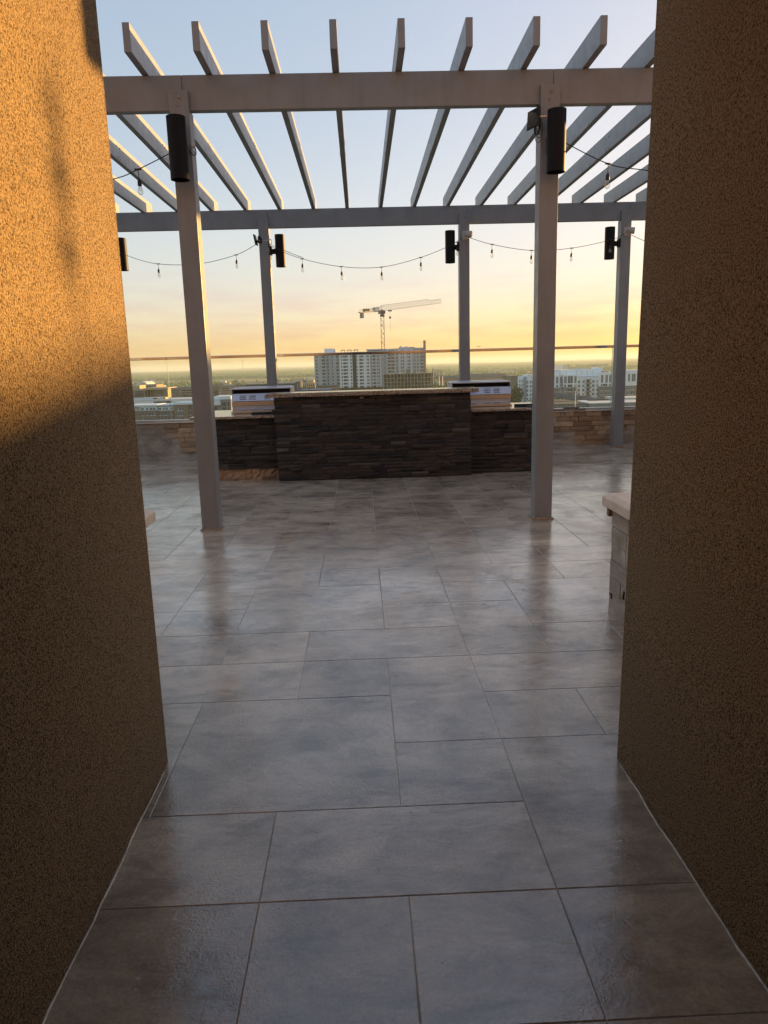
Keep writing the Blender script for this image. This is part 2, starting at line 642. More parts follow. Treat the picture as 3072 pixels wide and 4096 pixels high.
# ------------------------------------------------------------------ terrace floor
GX, GY, CELL = 0.09, 1.82, 0.43
Hseg = [(0, -2, 3), (1, -3, 1), (2, 0, 3), (3, -6, 0), (3, 1, 5), (4, -8, 8), (5, -2, 1), (5, 2, 6), (5, -8, -3), (6, 0, 2), (6, -8, -2),
        (7, -3, 0), (7, 1, 6), (8, -8, 2), (8, 3, 7), (9, -2, 0), (9, -8, -3), (9, 2, 7), (10, -3, -2), (10, -8, -3), (10, 1, 3), (10, 4, 7),
        (11, -8, -4), (11, -3, 1), (11, 3, 4), (12, -8, -4), (12, 4, 8), (13, -8, -3), (13, 4, 5), (14, 5, 8), (15, -3, -1), (15, -8, -4), (15, 5, 8),
        (15, 1, 4), (16, -8, 4), (16, 5, 9), (17, -8, -4), (17, 6, 9), (18, -8, -5), (18, 4, 9), (-1, -3, 3), (-2, -3, 3)]
Vseg = [(-1, -1, 1), (0, -1, 0), (0, 1, 4), (1, -2, 18), (2, 2, 3), (2, 4, 7), (2, 8, 11), (2, 12, 15), (2, 15, 17), (3, 4, 5), (3, 7, 9), (3, 11, 13), (3, 15, 17),
        (-2, 1, 3), (-2, 4, 7), (-2, 8, 11), (-2, 12, 14), (-1, 3, 5), (-1, 7, 9), (-1, 11, 13), (-1, 15, 17), (-3, 5, 13), (-4, 9, 12), (-5, 11, 13), (-5, 15, 16),
        (-6, 16, 19), (-7, 19, 22), (0, 5, 8), (0, 9, 12), (0, 13, 16), (4, 9, 12), (4, 7, 8), (4, 14, 16), (5, 11, 15), (6, 15, 18), (7, 15, 16), (7, 18, 21), (8, 17, 19), (6, 14, 15)]
hb, vb = set(), set()
for j, a, b in Hseg:
    for i in range(a, b):
        hb.add((i, j))
for i, a, b in Vseg:
    for j in range(a, b):
        vb.add((i, j))
for j in range(-6, 1):
    vb.add((-3, j))
floor = Geo().box(-14, 14, -4.2, 13.0, -0.35, -0.0018).obj('terrace_floor', 'grout')
struct(floor)
TILES = {}


def tile_mesh(w, h):
    if (w, h) not in TILES:
        a, b = w * CELL / 2 - 0.0016, h * CELL / 2 - 0.0016
        e = 0.0022
        g = Geo()
        lo = [(-a, -b, -0.011), (a, -b, -0.011), (a, b, -0.011), (-a, b, -0.011)]
        mi = [(-a, -b, -0.0011), (a, -b, -0.0011), (a, b, -0.0011), (-a, b, -0.0011)]
        hi = [(-a + e, -b + e, 0), (a - e, -b + e, 0), (a - e, b - e, 0), (-a + e, b - e, 0)]
        g.v = lo + mi + hi
        for r in (0, 4):
            for q in range(4):
                w_ = (q + 1) % 4
                g.f.append((r + q, r + w_, r + 4 + w_, r + 4 + q))
        g.f.append((8, 9, 10, 11))
        g.mi = [0] * len(g.f)
        TILES[(w, h)] = g.mesh('paving_tile', 'stamped_concrete')
    return TILES[(w, h)]


done = set()
I0, I1, J0, J1 = -12, 14, -6, 25
for j in range(J0, J1):
    for i in range(I0, I1):
        if (i, j) in done:
            continue
        mw = rnd.choice((2, 2, 3, 1)) if (i > 6 or i < -5 or j > 16 or j < -2) else 3
        mh = rnd.choice((1, 1, 2)) if (i > 6 or i < -5 or j > 16 or j < -2) else 2
        w = 1
        while w < mw and i + w < I1 and (i + w, j) not in vb and (i + w, j) not in done:
            w += 1
        h = 1
        while h < mh and j + h < J1:
            ok = all((i + q, j + h) not in hb and (i + q, j + h) not in done for q in range(w)) and all((i + q, j + h) not in vb for q in range(1, w))
            ok = ok and True
            if not ok:
                break
            h += 1
        for q in range(w):
            for t in range(h):
                done.add((i + q, j + t))
        o = bpy.data.objects.new('paving_tile', tile_mesh(w, h))
        COL.objects.link(o)
        o.parent = floor
        o.location = (GX + CELL * (i + w / 2), GY + CELL * (j + h / 2), rnd.uniform(0.0, 0.0003))

# ------------------------------------------------------------------ building around the passage
wl = thing('stucco_wall', 'tan stucco wall left of the passage, its upper half in orange sunlight', 'wall')
Geo().box(-9.0, -0.80, -4.2, 2.615, -0.02, 6.0).obj('wall_face', 'stucco', wl, bevel=0.012, seg=3)
wr = thing('stucco_wall', 'dark brown stucco wall right of the passage, wholly in shade', 'wall')
g = Geo().box(0.930, 9.0, -4.2, 2.505, -0.02, 6.0)
g.v = [(x + (0.0105 * z if x < 5 else 0), y, z) for x, y, z in g.v]
g.obj('wall_face', 'stucco', wr, bevel=0.012, seg=3)
sf = struct(Geo().box(-0.80, 0.958, -4.2, 2.42, 2.95, 3.4).obj('ceiling', 'soffit_paint'))
bk = struct(Geo().box(-0.80, 0.965, -4.6, -4.2, 0.0, 3.4).obj('wall_rear', 'stucco'))
# uneven lip of paving sealer running up against the wall foot
for x, sgn, nm in ((-0.80, 1, wl), (0.930, -1, wr)):
    g = Geo()
    pts = []
    y = 0.2
    while y < (2.61 if sgn > 0 else 2.5):
        pts.append((x + sgn * rnd.uniform(0.000, 0.008), y, 0.001))
        y += rnd.uniform(0.05, 0.12)
    g.tube(pts, [rnd.uniform(0.0025, 0.0055) for _ in pts], 6)
    g.obj('sealant_bead', 'stamped_concrete', nm, smooth=True)

se = thing('shade_block', 'low added stucco block out of view, shading the terrace floor', 'shade block')
g = Geo().prism([(4.6, 0), (12.58, 0), (12.58, 2.10), (10.9, 2.10), (10.9, 1.72), (4.6, 1.72)], 'x', 6.3, 8.4)  # added unseen block, keeps low sun off the terrace floor
g.obj('wall_face', 'stucco', se, bevel=0.01)
Geo().box(6.27, 8.43, 4.57, 10.88, 1.721, 1.75).obj('coping', 'galvanised', se)
Geo().box(6.27, 8.43, 10.87, 12.61, 2.101, 2.13).obj('coping', 'galvanised', se)
nw = thing('shade_wing', 'added stucco wing out of view, shading the lower left wall', 'building')
WC, WA = Vector((23.5, 19.8)), math.radians(-16)
WZ = 4.25  # added unseen wing; roof height sets the shade edge on the left wall


def wing(u, w):
    return (WC.x + u * math.cos(WA) - w * math.sin(WA), WC.y + u * math.sin(WA) + w * math.cos(WA))


Geo().prism([wing(-2.6, 0), wing(30, 0), wing(30, 18), wing(-2.6, 18)], 'z', -42, WZ - .1).obj('wall', 'stucco', nw)
Geo().prism([wing(-2.7, -.1), wing(30.1, -.1), wing(30.1, 18.1), wing(-2.7, 18.1)], 'z', WZ - .099, WZ).obj('coping', 'galvanised', nw)
for q in range(7):
    for fl_ in range(8):
        u = -1 + q * 4
        z_ = 2.6 - fl_ * 3.2
        Geo().prism([wing(u, -.06), wing(u + 2.2, -.06), wing(u + 2.2, .05), wing(u, .05)], 'z', z_ - 1.7, z_).obj('window', 'window_dark', nw)
# added unseen mast, shaped to cast a streak of shade on the left wall
fm = thing('shadow_mast', 'slim added mast, out of view, casting a streak shadow on the left wall', 'mast')
Geo().tube([(10.52, 10.40, 0), (10.52, 10.40, 3.62)], .008, 8).obj('pole', 'black_paint', fm)
for z_, h_ in ((3.47, .07), (3.30, .13), (3.10, .10)):
    Geo().tube([(10.52, 10.36, z_ - h_ / 2), (10.52, 10.36, z_ + h_ / 2)], .034, 10).obj('shadow_blob', 'black_paint', fm)

# low planter walls with cast caps either side of the passage mouth
def planter(label, x, sgn, yend, xcap):
    t = thing('planter_wall', label, 'wall')
    far = x + sgn * 3.2
    a, b = sorted((x, far))
    g = Geo()
    # parged face with a ragged foot
    g.box(a, b, 2.9, yend, 0.0, 0.64)
    g.obj('wall_core', 'mortar', t, bevel=0.008)
    ca, cb = sorted((xcap, far + sgn * 0.05))
    y0, y1 = 2.7, yend + 0.055
    z0, z1, z2 = 0.645, 0.70, 0.722
    c = 0.035
    for yy0, yy1 in ((y0, 3.55), (3.556, y1)):
        g = Geo()
        e1 = c if yy1 == y1 else 0.0
        prof = [(ca, yy0), (cb, yy0), (cb, yy1), (ca, yy1)]
        lo = [(px, py, z0) for px, py in prof]
        mi = [(px, py, z1) for px, py in prof]
        hi = [(ca + c, yy0, z2), (cb - c, yy0, z2), (cb - c, yy1 - e1, z2), (ca + c, yy1 - e1, z2)]
        g.v = lo + mi + hi
        for r in (0, 4):
            for q in range(4):
                w_ = (q + 1) % 4
                g.f.append((r + q, r + w_, r + 4 + w_, r + 4 + q))
        g.f += [(8, 9, 10, 11), (3, 2, 1, 0)]
        g.mi = [0] * len(g.f)
        g.obj('cap_stone', 'cast_cap', t, bevel=0.006)
    # flared render at the foot; dark blocks paint in shaded holes
    if sgn < 0:
        return t
    sgnf = -sgn
    Geo().prism([(x + sgnf * .001, .001), (x + sgnf * .014, .001), (x + sgnf * .013, .05), (x + sgnf * .009, .125), (x + sgnf * .001, .14)], 'y', 2.95, yend - .002).obj('render_foot', 'mortar', t)
    for q in range(9):
        yy, zz = yend - rnd.uniform(.02, .42), rnd.uniform(.09, .20)
        block('painted_hole', 'dark_inside', x + sgnf * .004 - .012, x + sgnf * .014 + .006, yy, yy + rnd.uniform(.008, .022), zz, zz + rnd.uniform(.006, .03), t)
    z = 0.02
    fx = x - sgn * 0.004
    rows = [0.02, 0.13, 0.23, 0.33, 0.43, 0.53, 0.636]
    for r in range(len(rows) - 1):
        y = yend - 0.004
        while y > 3.2:
            ln = rnd.uniform(0.16, 0.30)
            d = rnd.uniform(0.002, 0.010)
            p0, p1 = sorted((fx, fx - sgn * d))
            block('veneer_block', 'mortar', p0 if p0 != p1 else p0 - 0.003, p1, y - ln + 0.004, y, rows[r] + 0.002, rows[r + 1] - 0.002, t)
            y -= ln
    return t


pr = planter('grey parged low wall with cast cap at the foot of the right stucco wall', 1.462, 1, 4.13, 1.405)
pl = planter('cream cast cap of a low wall peeking past the left stucco wall', -1.36, -1, 4.09, -1.21)
Geo().box(1.43, 1.50, 4.128, 4.165, 0.585, 0.643).obj('bracket', 'tan_backing', pr, bevel=0.004)

# ------------------------------------------------------------------ pergola
pg = thing('pergola', 'grey metal pergola with open rafters over the terrace', 'pergola')
ZB, ZT, ZR = 3.655, 3.931, 4.146
YF = 6.733
YB = 12.16
RW, RS, RX = 0.057, 0.535, -1.761
# beams in butted lengths
for y0, y1, joints in ((YF + 0.045, YF + 0.125, (-6.2, -4.6, -1.43, 1.735, 4.85, 8.0)), (YB + 0.045, YB + 0.125, (-6.2, -3.96, -1.385, 1.78, 4.4, 8.0))):
    for a, b in zip(joints[:-1], joints[1:]):
        Geo().box(a + 0.0015, b - 0.0015, y0, y1, ZB, ZT).obj('beam', 'taupe_paint', pg, bevel=0.004)
BOLT = Geo().lathe([(0.0001, -0.006), (0.007, -0.006), (0.010, -0.003), (0.010, 0.001)], 0, 0, 10).mesh('bolt_head', 'bolt_steel', True)


def bolt(parent, loc, rot, s=1.0):
    o = bpy.data.objects.new('bolt', BOLT)
    COL.objects.link(o)
    o.parent = parent
    o.location = loc
    o.rotation_euler = rot
    o.scale = (s, s, s)


def post(x, y, ground=0.0, foot=True):
    w = 0.165
    g = Geo().prism([(y, ground), (y + w, ground), (y + w, ZB - .001), (y + .0445, ZB - .001), (y + .0445, 3.80), (y, 3.80)], 'x', x, x + w)
    p = g.obj('post', 'taupe_paint', pg, bevel=0.004)
    bolt(p, (x + w * 0.55, y + 0.002, 3.745), (math.radians(-90), 0, 0), 1.5)
    if foot:
        g = Geo()
        ring = [(x - 0.006, y - 0.006), (x + w + 0.006, y - 0.006), (x + w + 0.006, y + w + 0.006), (x - 0.006, y + w + 0.006)]
        for q in range(4):
            a, b = Vector(ring[q] + (0.006,)), Vector(ring[(q + 1) % 4] + (0.006,))
            pts = [a.lerp(b, t / 7) + Vector((rnd.uniform(-.004, .004), rnd.uniform(-.004, .004), rnd.uniform(-.004, .004))) for t in range(8)]
            g.tube(pts, [rnd.uniform(0.007, 0.014) for _ in pts], 6)
        g.obj('grout_collar', 'sealant', p, smooth=True)
    return p


for x in (-4.72, -1.542, 1.617, 4.70):
    post(x, YF)
for x in (-4.04, -1.541, 1.645, 4.248):
    post(x, YB)
for x in (-4.04, -1.541, 1.645, 4.248):
    for dx, dz in ((-.05, 3.70), (-.05, 3.89), (.215, 3.70), (.215, 3.89)):
        bolt(pg, (x + dx, YB + .044, dz), (math.radians(-90), 0, 0), 1.1)
for x in (-1.542, 1.617):
    bolt(pg, (x + .075, YF + .002, 3.68), (math.radians(-90), 0, 0), 1.1)
RAFT = Geo().box(0, RW, 6.321, 12.70, ZT + 0.004, ZR).mesh('rafter', 'taupe_paint')
for i in range(-6, 16):
    o = bpy.data.objects.new('rafter', RAFT)
    COL.objects.link(o)
    o.parent = pg
    o.location = (RX + RS * i, 0, 0)
    b = o.modifiers.new('bevel', 'BEVEL')
    b.width = 0.003
    b.segments = 2
    if -4 <= i <= 12:
        for dy, dz in ((9.30, 4.09), (9.40, 4.09), (9.30, 3.965), (9.40, 3.965)):
            for side in (0, 1):
                bolt(o, (RW if side else 0, dy, dz), (0, math.radians(90 if not side else -90), 0), 0.95)


# ------------------------------------------------------------------ cylindrical up/down lights
def wall_light(label, cx, cy, arm):
    t = thing('wall_light', label, 'light', 'black cylinder lights on the pergola posts')
    r, z0, z1 = 0.079, 3.062, 3.552
    g = Geo().lathe([(r - 0.004, z0 + 0.09), (r - 0.004, z0), (r, z0), (r, z1), (r - 0.004, z1), (r - 0.004, z1 - 0.09)], cx, cy, 40)
    g.obj('housing', 'black_paint', t, smooth=True).modifiers.new('es', 'EDGE_SPLIT').split_angle = math.radians(35)
    Geo().lathe([(0.0005, z0 + 0.085), (r - 0.004, z0 + 0.085)], cx, cy, 40).obj('lens', 'dark_inside', t)
    Geo().lathe([(0.0005, z1 - 0.085), (r - 0.004, z1 - 0.085)], cx, cy, 40).obj('lens', 'dark_inside', t)
    ax, ay = arm
    d = Vector((ax - cx, ay - cy, 0))
    L = d.length
    d.normalize()
    n = Vector((-d.y, d.x, 0))
    c = Vector((cx, cy, 3.30))
    g = Geo()
    g.bar(c + d * (r - 0.01), c + d * (L - 0.012), 0.055, 0.075)
    g.obj('arm', 'black_paint', t, bevel=0.004)
    g = Geo()
    e = Vector((ax, ay, 3.31))
    g.bar(e - d * 0.03, e - d * 0.001, 0.11, 0.13)
    g.obj('mount', 'black_paint', t, bevel=0.006)
    return t


wall_light('black cylinder light on the front of the near left post', -1.463, YF - 0.135, (-1.463, YF))
wall_light('black cylinder light on the front of the near right post', 1.722, YF - 0.135, (1.722, YF))
wall_light('black cylinder light beyond the near right post, out of view', 4.78, YF - 0.135, (4.78, YF))
wall_light('black cylinder light half hidden by the left stucco wall', -3.715, YB + 0.05, (-3.875, YB + 0.05))
wall_light('black cylinder light right of the far left post, beside a small solar panel', -1.215, YB + 0.05, (-1.376, YB + 0.05))
wall_light('black cylinder light left of the far middle post', 1.502, YB + 0.05, (1.645, YB + 0.05))
wall_light('black cylinder light left of the far right post', 4.085, YB + 0.05, (4.248, YB + 0.05))


# ------------------------------------------------------------------ string lights
def catenary(p, q, sag, n=14):
    p, q = Vector(p), Vector(q)
    return [p.lerp(q, t / n) - Vector((0, 0, sag * 4 * (t / n) * (1 - t / n))) for t in range(n + 1)]


def through(pts, n=6):
    """smooth curve through the points"""
    P = [Vector(p) for p in pts]
    out = []
    for i in range(len(P) - 1):
        a = P[max(i - 1, 0)]
        b, c = P[i], P[i + 1]
        d = P[min(i + 2, len(P) - 1)]
        for t in range(n):
            u = t / n
            out.append(0.5 * ((2 * b) + (c - a) * u + (2 * a - 5 * b + 4 * c - d) * u * u + (-a + 3 * b - 3 * c + d) * u ** 3))
    out.append(P[-1])
    return out


SOCK = Geo().lathe([(0.0005, -0.072), (0.006, -0.073), (0.012, -0.085), (0.0165, -0.092), (0.018, -0.128), (0.0155, -0.132), (0.0005, -0.132)], 0, 0, 12).tube([(0, 0, 0), (0, 0, -0.075)], 0.0035, 6).bar((-0.028, 0, 0), (0.028, 0, 0), 0.011, 0.014).mesh('socket', 'black_plastic', True)
BULB = Geo().lathe([(0.012, -0.130), (0.0135, -0.142), (0.018, -0.155), (0.0225, -0.172), (0.0225, -0.184), (0.017, -0.197), (0.008, -0.204), (0.0004, -0.206)], 0, 0, 14).mesh('bulb', 'bulb_glass', True)
FIL = Geo().tube([(-0.005, 0, -0.132), (-0.005, 0, -0.172), (0.005, 0, -0.175), (0.005, 0, -0.132)], 0.0016, 5).mesh('filament', 'filament')


def string_light(label, runs, bulbs):
    t = thing('string_light', label, 'string lights')
    g = Geo()
    for r in runs:
        g.tube(through(r), 0.0042, 6)
    g.obj('cable', 'black_plastic', t, smooth=True)
    for b in bulbs:
        s = bpy.data.objects.new('socket', SOCK)
        COL.objects.link(s)
        s.parent = t
        s.location = b
        s.rotation_euler = (rnd.uniform(-.04, .04), rnd.uniform(-.05, .05), rnd.uniform(-.4, .4))
        q = bpy.data.objects.new('bulb', BULB)
        COL.objects.link(q)
        q.parent = s
        q = bpy.data.objects.new('filament', FIL)
        COL.objects.link(q)
        q.parent = s
    return t


yr = YB - 0.04
Bq = [(-3.139, yr, 3.141), (-1.904, yr, 3.25)]
string_light('festoon lights in the far left bay, partly behind the near left post',
             [[(-3.98, YB - .005, 3.46), (-3.6, yr, 3.272), Bq[0], (-2.5, yr, 3.128), Bq[1], (-1.58, yr, 3.40), (-1.52, YB - .006, 3.43)]], Bq)
Bq = [(-0.866, yr, 3.167), (-0.253, yr, 3.034), (0.389, yr, 3.013), (1.021, yr, 3.146)]
string_light('festoon lights sagging across the far middle bay with four bulbs over the crane',
             [[(-1.40, YB - .005, 3.41), (-1.28, yr, 3.33), Bq[0], Bq[1], Bq[2], Bq[3], (1.5, yr, 3.32), (1.69, YB - .006, 3.44)],
              [(-1.38, yr, 3.40), (-1.12, yr, 3.29), (-0.94, yr, 3.215), (-0.868, yr, 3.19), (-0.866, yr, 3.17)]], Bq + [(-1.372, yr - 0.01, 3.365), (1.605, yr, 3.365)])
Bq = [(2.163, yr, 3.318), (2.796, yr, 3.213), (3.444, yr, 3.234), (4.075, yr - 0.0, 3.345)]
string_light('festoon lights in the far right bay, passing behind the near right post',
             [[(1.74, YB - .006, 3.455), Bq[0], Bq[1], Bq[2], Bq[3], (4.29, YB - .04, 3.43)], [(4.36, YB - .04, 3.43), (4.75, yr, 3.27), (5.3, yr, 3.12)]], Bq)
yf = YF - 0.02
Bq = [(-1.842, yf, 3.181)]
string_light('single near festoon bulb between the left stucco wall and near left post',
             [[(-1.535, yf, 3.315), Bq[0], (-2.10, yf, 3.10), (-2.9, yf, 2.98), (-3.9, yf, 3.12), (-4.70, yf, 3.42)]], Bq)
Bq = [(2.21, yf, 3.15)]
string_light('single near festoon bulb between near right post and the right stucco wall',
             [[(1.79, yf, 3.345), Bq[0], (2.53, yf, 3.094), (3.2, yf, 3.02), (4.0, yf, 3.14), (4.70, yf, 3.40)]], Bq)


# hose-clamp straps and small devices on the posts
def strap(label, x, y, z):
    t = thing('post_strap', label, 'strap')
    w = 0.165
    g = Geo()
    pts = [(x - .002, y - .002, z - .006), (x + w + .002, y - .002, z + .006), (x + w + .002, y + w + .002, z), (x - .002, y + w + .002, z), (x - .002, y - .002, z - .006)]
    for a, b in zip(pts[:-1], pts[1:]):
        g.bar(a, b, 0.003, 0.012)
    g.obj('band', 'galvanised', t)
    g = Geo().bar((x + w + .002, y - .004, z + .006), (x + w + .03, y - .004, z + .012), 0.012, 0.014)
    g.obj('screw', 'galvanised', t)
    g = Geo().tube(through([(x + w, y + .0, z + .01), (x + w + .03, y - .01, z), (x + w + .035, y - .01, z - .05), (x + w + .01, y - .006, z - .055), (x + w - .02, y - .006, z - .02)]), 0.004, 6)
    g.obj('cable_end', 'black_plastic', t, smooth=True)
    return t


strap('silver strap round the near left post behind its cylinder light', -1.542, YF, 3.345)
strap('silver strap round the near right post beside the solar panel', 1.617, YF, 3.55)
strap('silver strap round the far left post by the small solar panel', -1.541, YB, 3.462)


def solar(label, c, yaw, pitch, w, h, px, scale=1.0):
    t = thing('solar_panel', label, 'solar panel')
    R = Matrix.Rotation(yaw, 4, 'Z') @ Matrix.Rotation(pitch, 4, 'X')
    M = Matrix.Translation(c) @ R
    g = Geo().box(-w / 2, w / 2, -0.008, 0.008, -h / 2, h / 2)
    o = g.obj('frame', 'black_plastic', t, bevel=0.003)
    o.matrix_world = M
    g = Geo().box(-w / 2 + .010, w / 2 - .010, -0.0095, -0.0078, -h / 2 + .010, h / 2 - .010)
    o = g.obj('cell', 'solar_cell', t)
    o.matrix_world = M
    g = Geo().bar(Vector(c) + Vector((0.0, 0.02, 0)), px, 0.022, 0.022)
    g.obj('bracket', 'black_plastic', t)
    return t


t = solar('black solar panel with coiled cable on the near right post', (1.560, 6.745, 3.532), math.radians(-68), math.radians(-4), 0.175, 0.150, (1.617, 6.80, 3.52))
g = Geo()
for q in range(9):
    a = rnd.uniform(-.012, .012)
    b = rnd.uniform(-.008, .008)
    g.tube(through([(1.588 + a, 6.715 + b, 3.50), (1.604 + a * .6, 6.712 + b, 3.46), (1.592 + a, 6.712 - b, 3.40), (1.574 + a, 6.715 + b, 3.405), (1.572 + a, 6.715, 3.46), (1.588 + a, 6.715 + b, 3.50)], 4), 0.0035, 5)
g.tube(through([(1.605, 6.72, 3.54), (1.622, 6.712, 3.50), (1.630, 6.71, 3.45), (1.618, 6.71, 3.385), (1.595, 6.712, 3.370), (1.578, 6.715, 3.39)], 5), 0.003, 5)
g.tube(through([(1.57, 6.715, 3.42), (1.570, 6.712, 3.36), (1.580, 6.712, 3.335), (1.600, 6.712, 3.335), (1.622, 6.715, 3.36)], 5), 0.003, 5)
g.obj('coiled_cable', 'black_plastic', t, smooth=True)
t = solar('small solar panel seen edge-on left of the far left post', (-1.59, 12.15, 3.47), math.radians(82), math.radians(-10), 0.13, 0.16, (-1.541, 12.2, 3.44))
g = Geo()
for q in range(5):
    a = rnd.uniform(-.01, .01)
    g.tube(through([(-1.535 + a, 12.145, 3.53), (-1.50 + a, 12.14, 3.47), (-1.52 + a, 12.14, 3.42), (-1.545 + a, 12.145, 3.46), (-1.535 + a, 12.145, 3.53)], 4), 0.005, 5)
g.obj('coiled_cable', 'black_plastic', t, smooth=True)


def sensor(label, x, y, z):
    t = thing('sensor_light', label, 'sensor light')
    Geo().box(x - .055, x + .055, y - .012, y - .0005, z - .07, z + .06).obj('back_plate', 'sensor_white', t, bevel=0.004)
    g = Geo()
    d = Vector((0.92, -0.33, -0.12)).normalized()
    c = Vector((x - .005, y - .055, z + .005))
    g.tube([c, c + d * .02, c + d * .085, c + d * .10], [.03, .047, .052, .050], 16)
    g.obj('lamp_head', 'sensor_white', t, smooth=True)
    g = Geo().tube([c + d * .1005, c + d * .104], [.044, .040], 16)
    g.obj('lens', 'lens_dark', t)
    Geo().tube([(x, y - .01, z), c], .012, 8).obj('knuckle', 'sensor_white', t)
    return t


sensor('pale sensor light on the front of the far right post', 4.345, YB, 3.478)
sensor('pale sensor light on the front of the far middle post', 1.745, YB, 3.478)


# ------------------------------------------------------------------ stacked stone
def make_stone(mat, seed):
    """unit stone block whose front (-y) face is chipped and uneven"""
    r = random.Random(seed)
    g = Geo()
    nx, nz = 4, 2
    idx = {}
    for a in range(nx + 1):
        for b in range(nz + 1):
            ed = (a in (0, nx)) + (b in (0, nz))
            x = a / nx - .5 + (r.uniform(-.03, .03) if 0 < a < nx else 0)
            z = b / nz - .5 + (r.uniform(-.08, .08) if 0 < b < nz else r.uniform(-.02, .02))
            y = -0.5 + r.uniform(0.0, 0.11) + 0.05 * ed
            idx[a, b] = len(g.v)
            g.v.append((x, y, z))
    for a in range(nx):
        for b in range(nz):
            g.f.append((idx[a, b], idx[a + 1, b], idx[a + 1, b + 1], idx[a, b + 1]))
    n = len(g.v)
    g.v += [(-.5, .5, -.5), (.5, .5, -.5), (.5, .5, .5), (-.5, .5, .5)]
    g.f += [(n + 3, n + 2, n + 1, n)]
    g.f += [tuple(idx[a, 0] for a in range(nx, -1, -1)) + (n, n + 1), tuple(idx[a, nz] for a in range(nx + 1)) + (n + 2, n + 3)]
    g.f += [tuple(idx[0, b] for b in range(nz + 1)) + (n + 3, n), tuple(idx[nx, b] for b in range(nz, -1, -1)) + (n + 1, n + 2)]
    g.mi = [0] * len(g.f)
    return g.mesh('stone', mat)


SLATE = [make_stone('slate', q) for q in range(10)]
TAN = [make_stone('tan_stone', 50 + q) for q in range(8)]
LOOSE = [make_stone('loose_stone', 90 + q) for q in range(5)]


def stone(pool, x0, x1, yfront, depth, z0, z1, parent, name='stone', rz=0.0):
    o = bpy.data.objects.new(name, rnd.choice(pool))
    COL.objects.link(o)
    o.parent = parent
    o.location = ((x0 + x1) / 2, yfront + depth / 2, (z0 + z1) / 2)
    o.scale = (x1 - x0, depth, z1 - z0)
    o.rotation_euler = (0, 0, rz)
    return o


def ledger(parent, x0, x1, yf, z0, z1, lo=0.14, hi=0.42, core=0.05):
    z = z0
    while z < z1 - 0.012:
        h = rnd.choice((0.036, 0.042, 0.048, 0.054, 0.060, 0.066, 0.074))
        if z1 - (z + h) < 0.024:
            h = z1 - z
        x = x0 + rnd.uniform(-0.012, 0.012)
        while x < x1 - 0.03:
            L = rnd.uniform(lo, hi)
            e = x + L
            if x1 - e < 0.10:
                e = x1 + rnd.uniform(-0.012, 0.012)
            pr = rnd.uniform(0.0, 0.024) if rnd.random() > 0.18 else rnd.uniform(0.028, 0.045)
            # some courses split in two thin strips
            if h > 0.062 and rnd.random() < 0.3:
                stone(SLATE, x + .001, e - .001, yf - pr, core + pr, z + .0008, z + h / 2 - .0008, parent)
                stone(SLATE, x + .001, e - .001, yf - pr + rnd.uniform(-.006, .006), core + pr - .007, z + h / 2 + .0008, z + h - .0008, parent)
            else:
                stone(SLATE, x + .001, e - .001, yf - pr, core + pr, z + .0008, z + h - .0008, parent)
            x = e
        z += h


def slab(name, mat, x0, x1, y0, y1, z0, z1, parent):
    """stone top: polished faces, rough chiselled front edge"""
    g = Geo()
    n = int((x1 - x0) / 0.05)
    fr = []
    for a in range(n + 1):
        x = x0 + (x1 - x0) * a / n
        row = []
        for b in range(4):
            z = z0 + (z1 - z0) * b / 3
            y = y0 + (rnd.uniform(-.004, .006) if b in (1, 2) else 0.004 + rnd.uniform(0, .004))
            row.append(len(g.v))
            g.v.append((x, y, z))
        fr.append(row)
    bt = [len(g.v) + q for q in range(4)]
    g.v += [(x0, y1, z0), (x1, y1, z0), (x1, y1, z1), (x0, y1, z1)]
    for a in range(n):
        for b in range(3):
            g.f.append((fr[a][b], fr[a + 1][b], fr[a + 1][b + 1], fr[a][b + 1]))
            g.mi.append(1)
    g.f.append(tuple(fr[a][3] for a in range(n + 1)) + (bt[2], bt[3]))
    g.f.append(tuple(fr[a][0] for a in range(n, -1, -1)) + (bt[0], bt[1]))
    g.f.append((bt[0], bt[3]) + tuple(fr[0][b] for b in (3, 2, 1, 0)))
    g.f.append((bt[1],) + tuple(fr[n][b] for b in (0, 1, 2, 3)) + (bt[2],))
    g.f.append((bt[0], bt[1], bt[2], bt[3]))
    g.mi += [0, 0, 1, 1, 0]
    return g.obj(name, [mat, 'granite_edge'], parent)


bar = thing('bar_counter', 'raised bar clad in dark stacked stone with speckled granite top', 'bar counter')
BX0, BX1, BY = -1.135, 1.44, 9.60
Geo().box(BX0 + 0.045, BX1 - 0.045, BY + 0.045, BY + 0.36, 0.0, 1.104).obj('core', 'steel_dark', bar)
ledger(bar, BX0, BX1, BY, 0.004, 1.102)
slab('granite_top', 'granite', -1.232, 1.528, 9.50, 10.02, 1.108, 1.16, bar)
stone(TAN, 0.02, 0.26, BY - .008, .05, 0.004, 0.040, bar, 'patch')
for a in ((-0.02, 0.03, 1.055),):
    block('pale_chip', 'tan_stone', a[0], a[1], BY - 0.016, BY - 0.004, a[2], a[2] + 0.03, bar)
# stones wrapping the ends of the bar
for side, xs in ((-1, BX0), (1, BX1)):
    z = 0.004
    while z < 1.09:
        h = min(rnd.choice((0.034, 0.04, 0.046, 0.06)), 1.102 - z)
        y = BY + 0.05
        while y < BY + 0.36:
            e = min(y + rnd.uniform(0.12, 0.3), BY + 0.365)
            p = rnd.uniform(0, .014)
            o = stone(SLATE, 0, e - y - .002, 0, 0.045 + p, z + .0008, z + h - .0008, bar)
            o.rotation_euler = (0, 0, math.radians(90 if side > 0 else -90))
            o.location = (xs - side * (0.0225 - p / 2), (y + e) / 2, z + h / 2)
            y = e
        z += h

CY = 9.83
CZ0, CZ1 = 0.835, 0.868


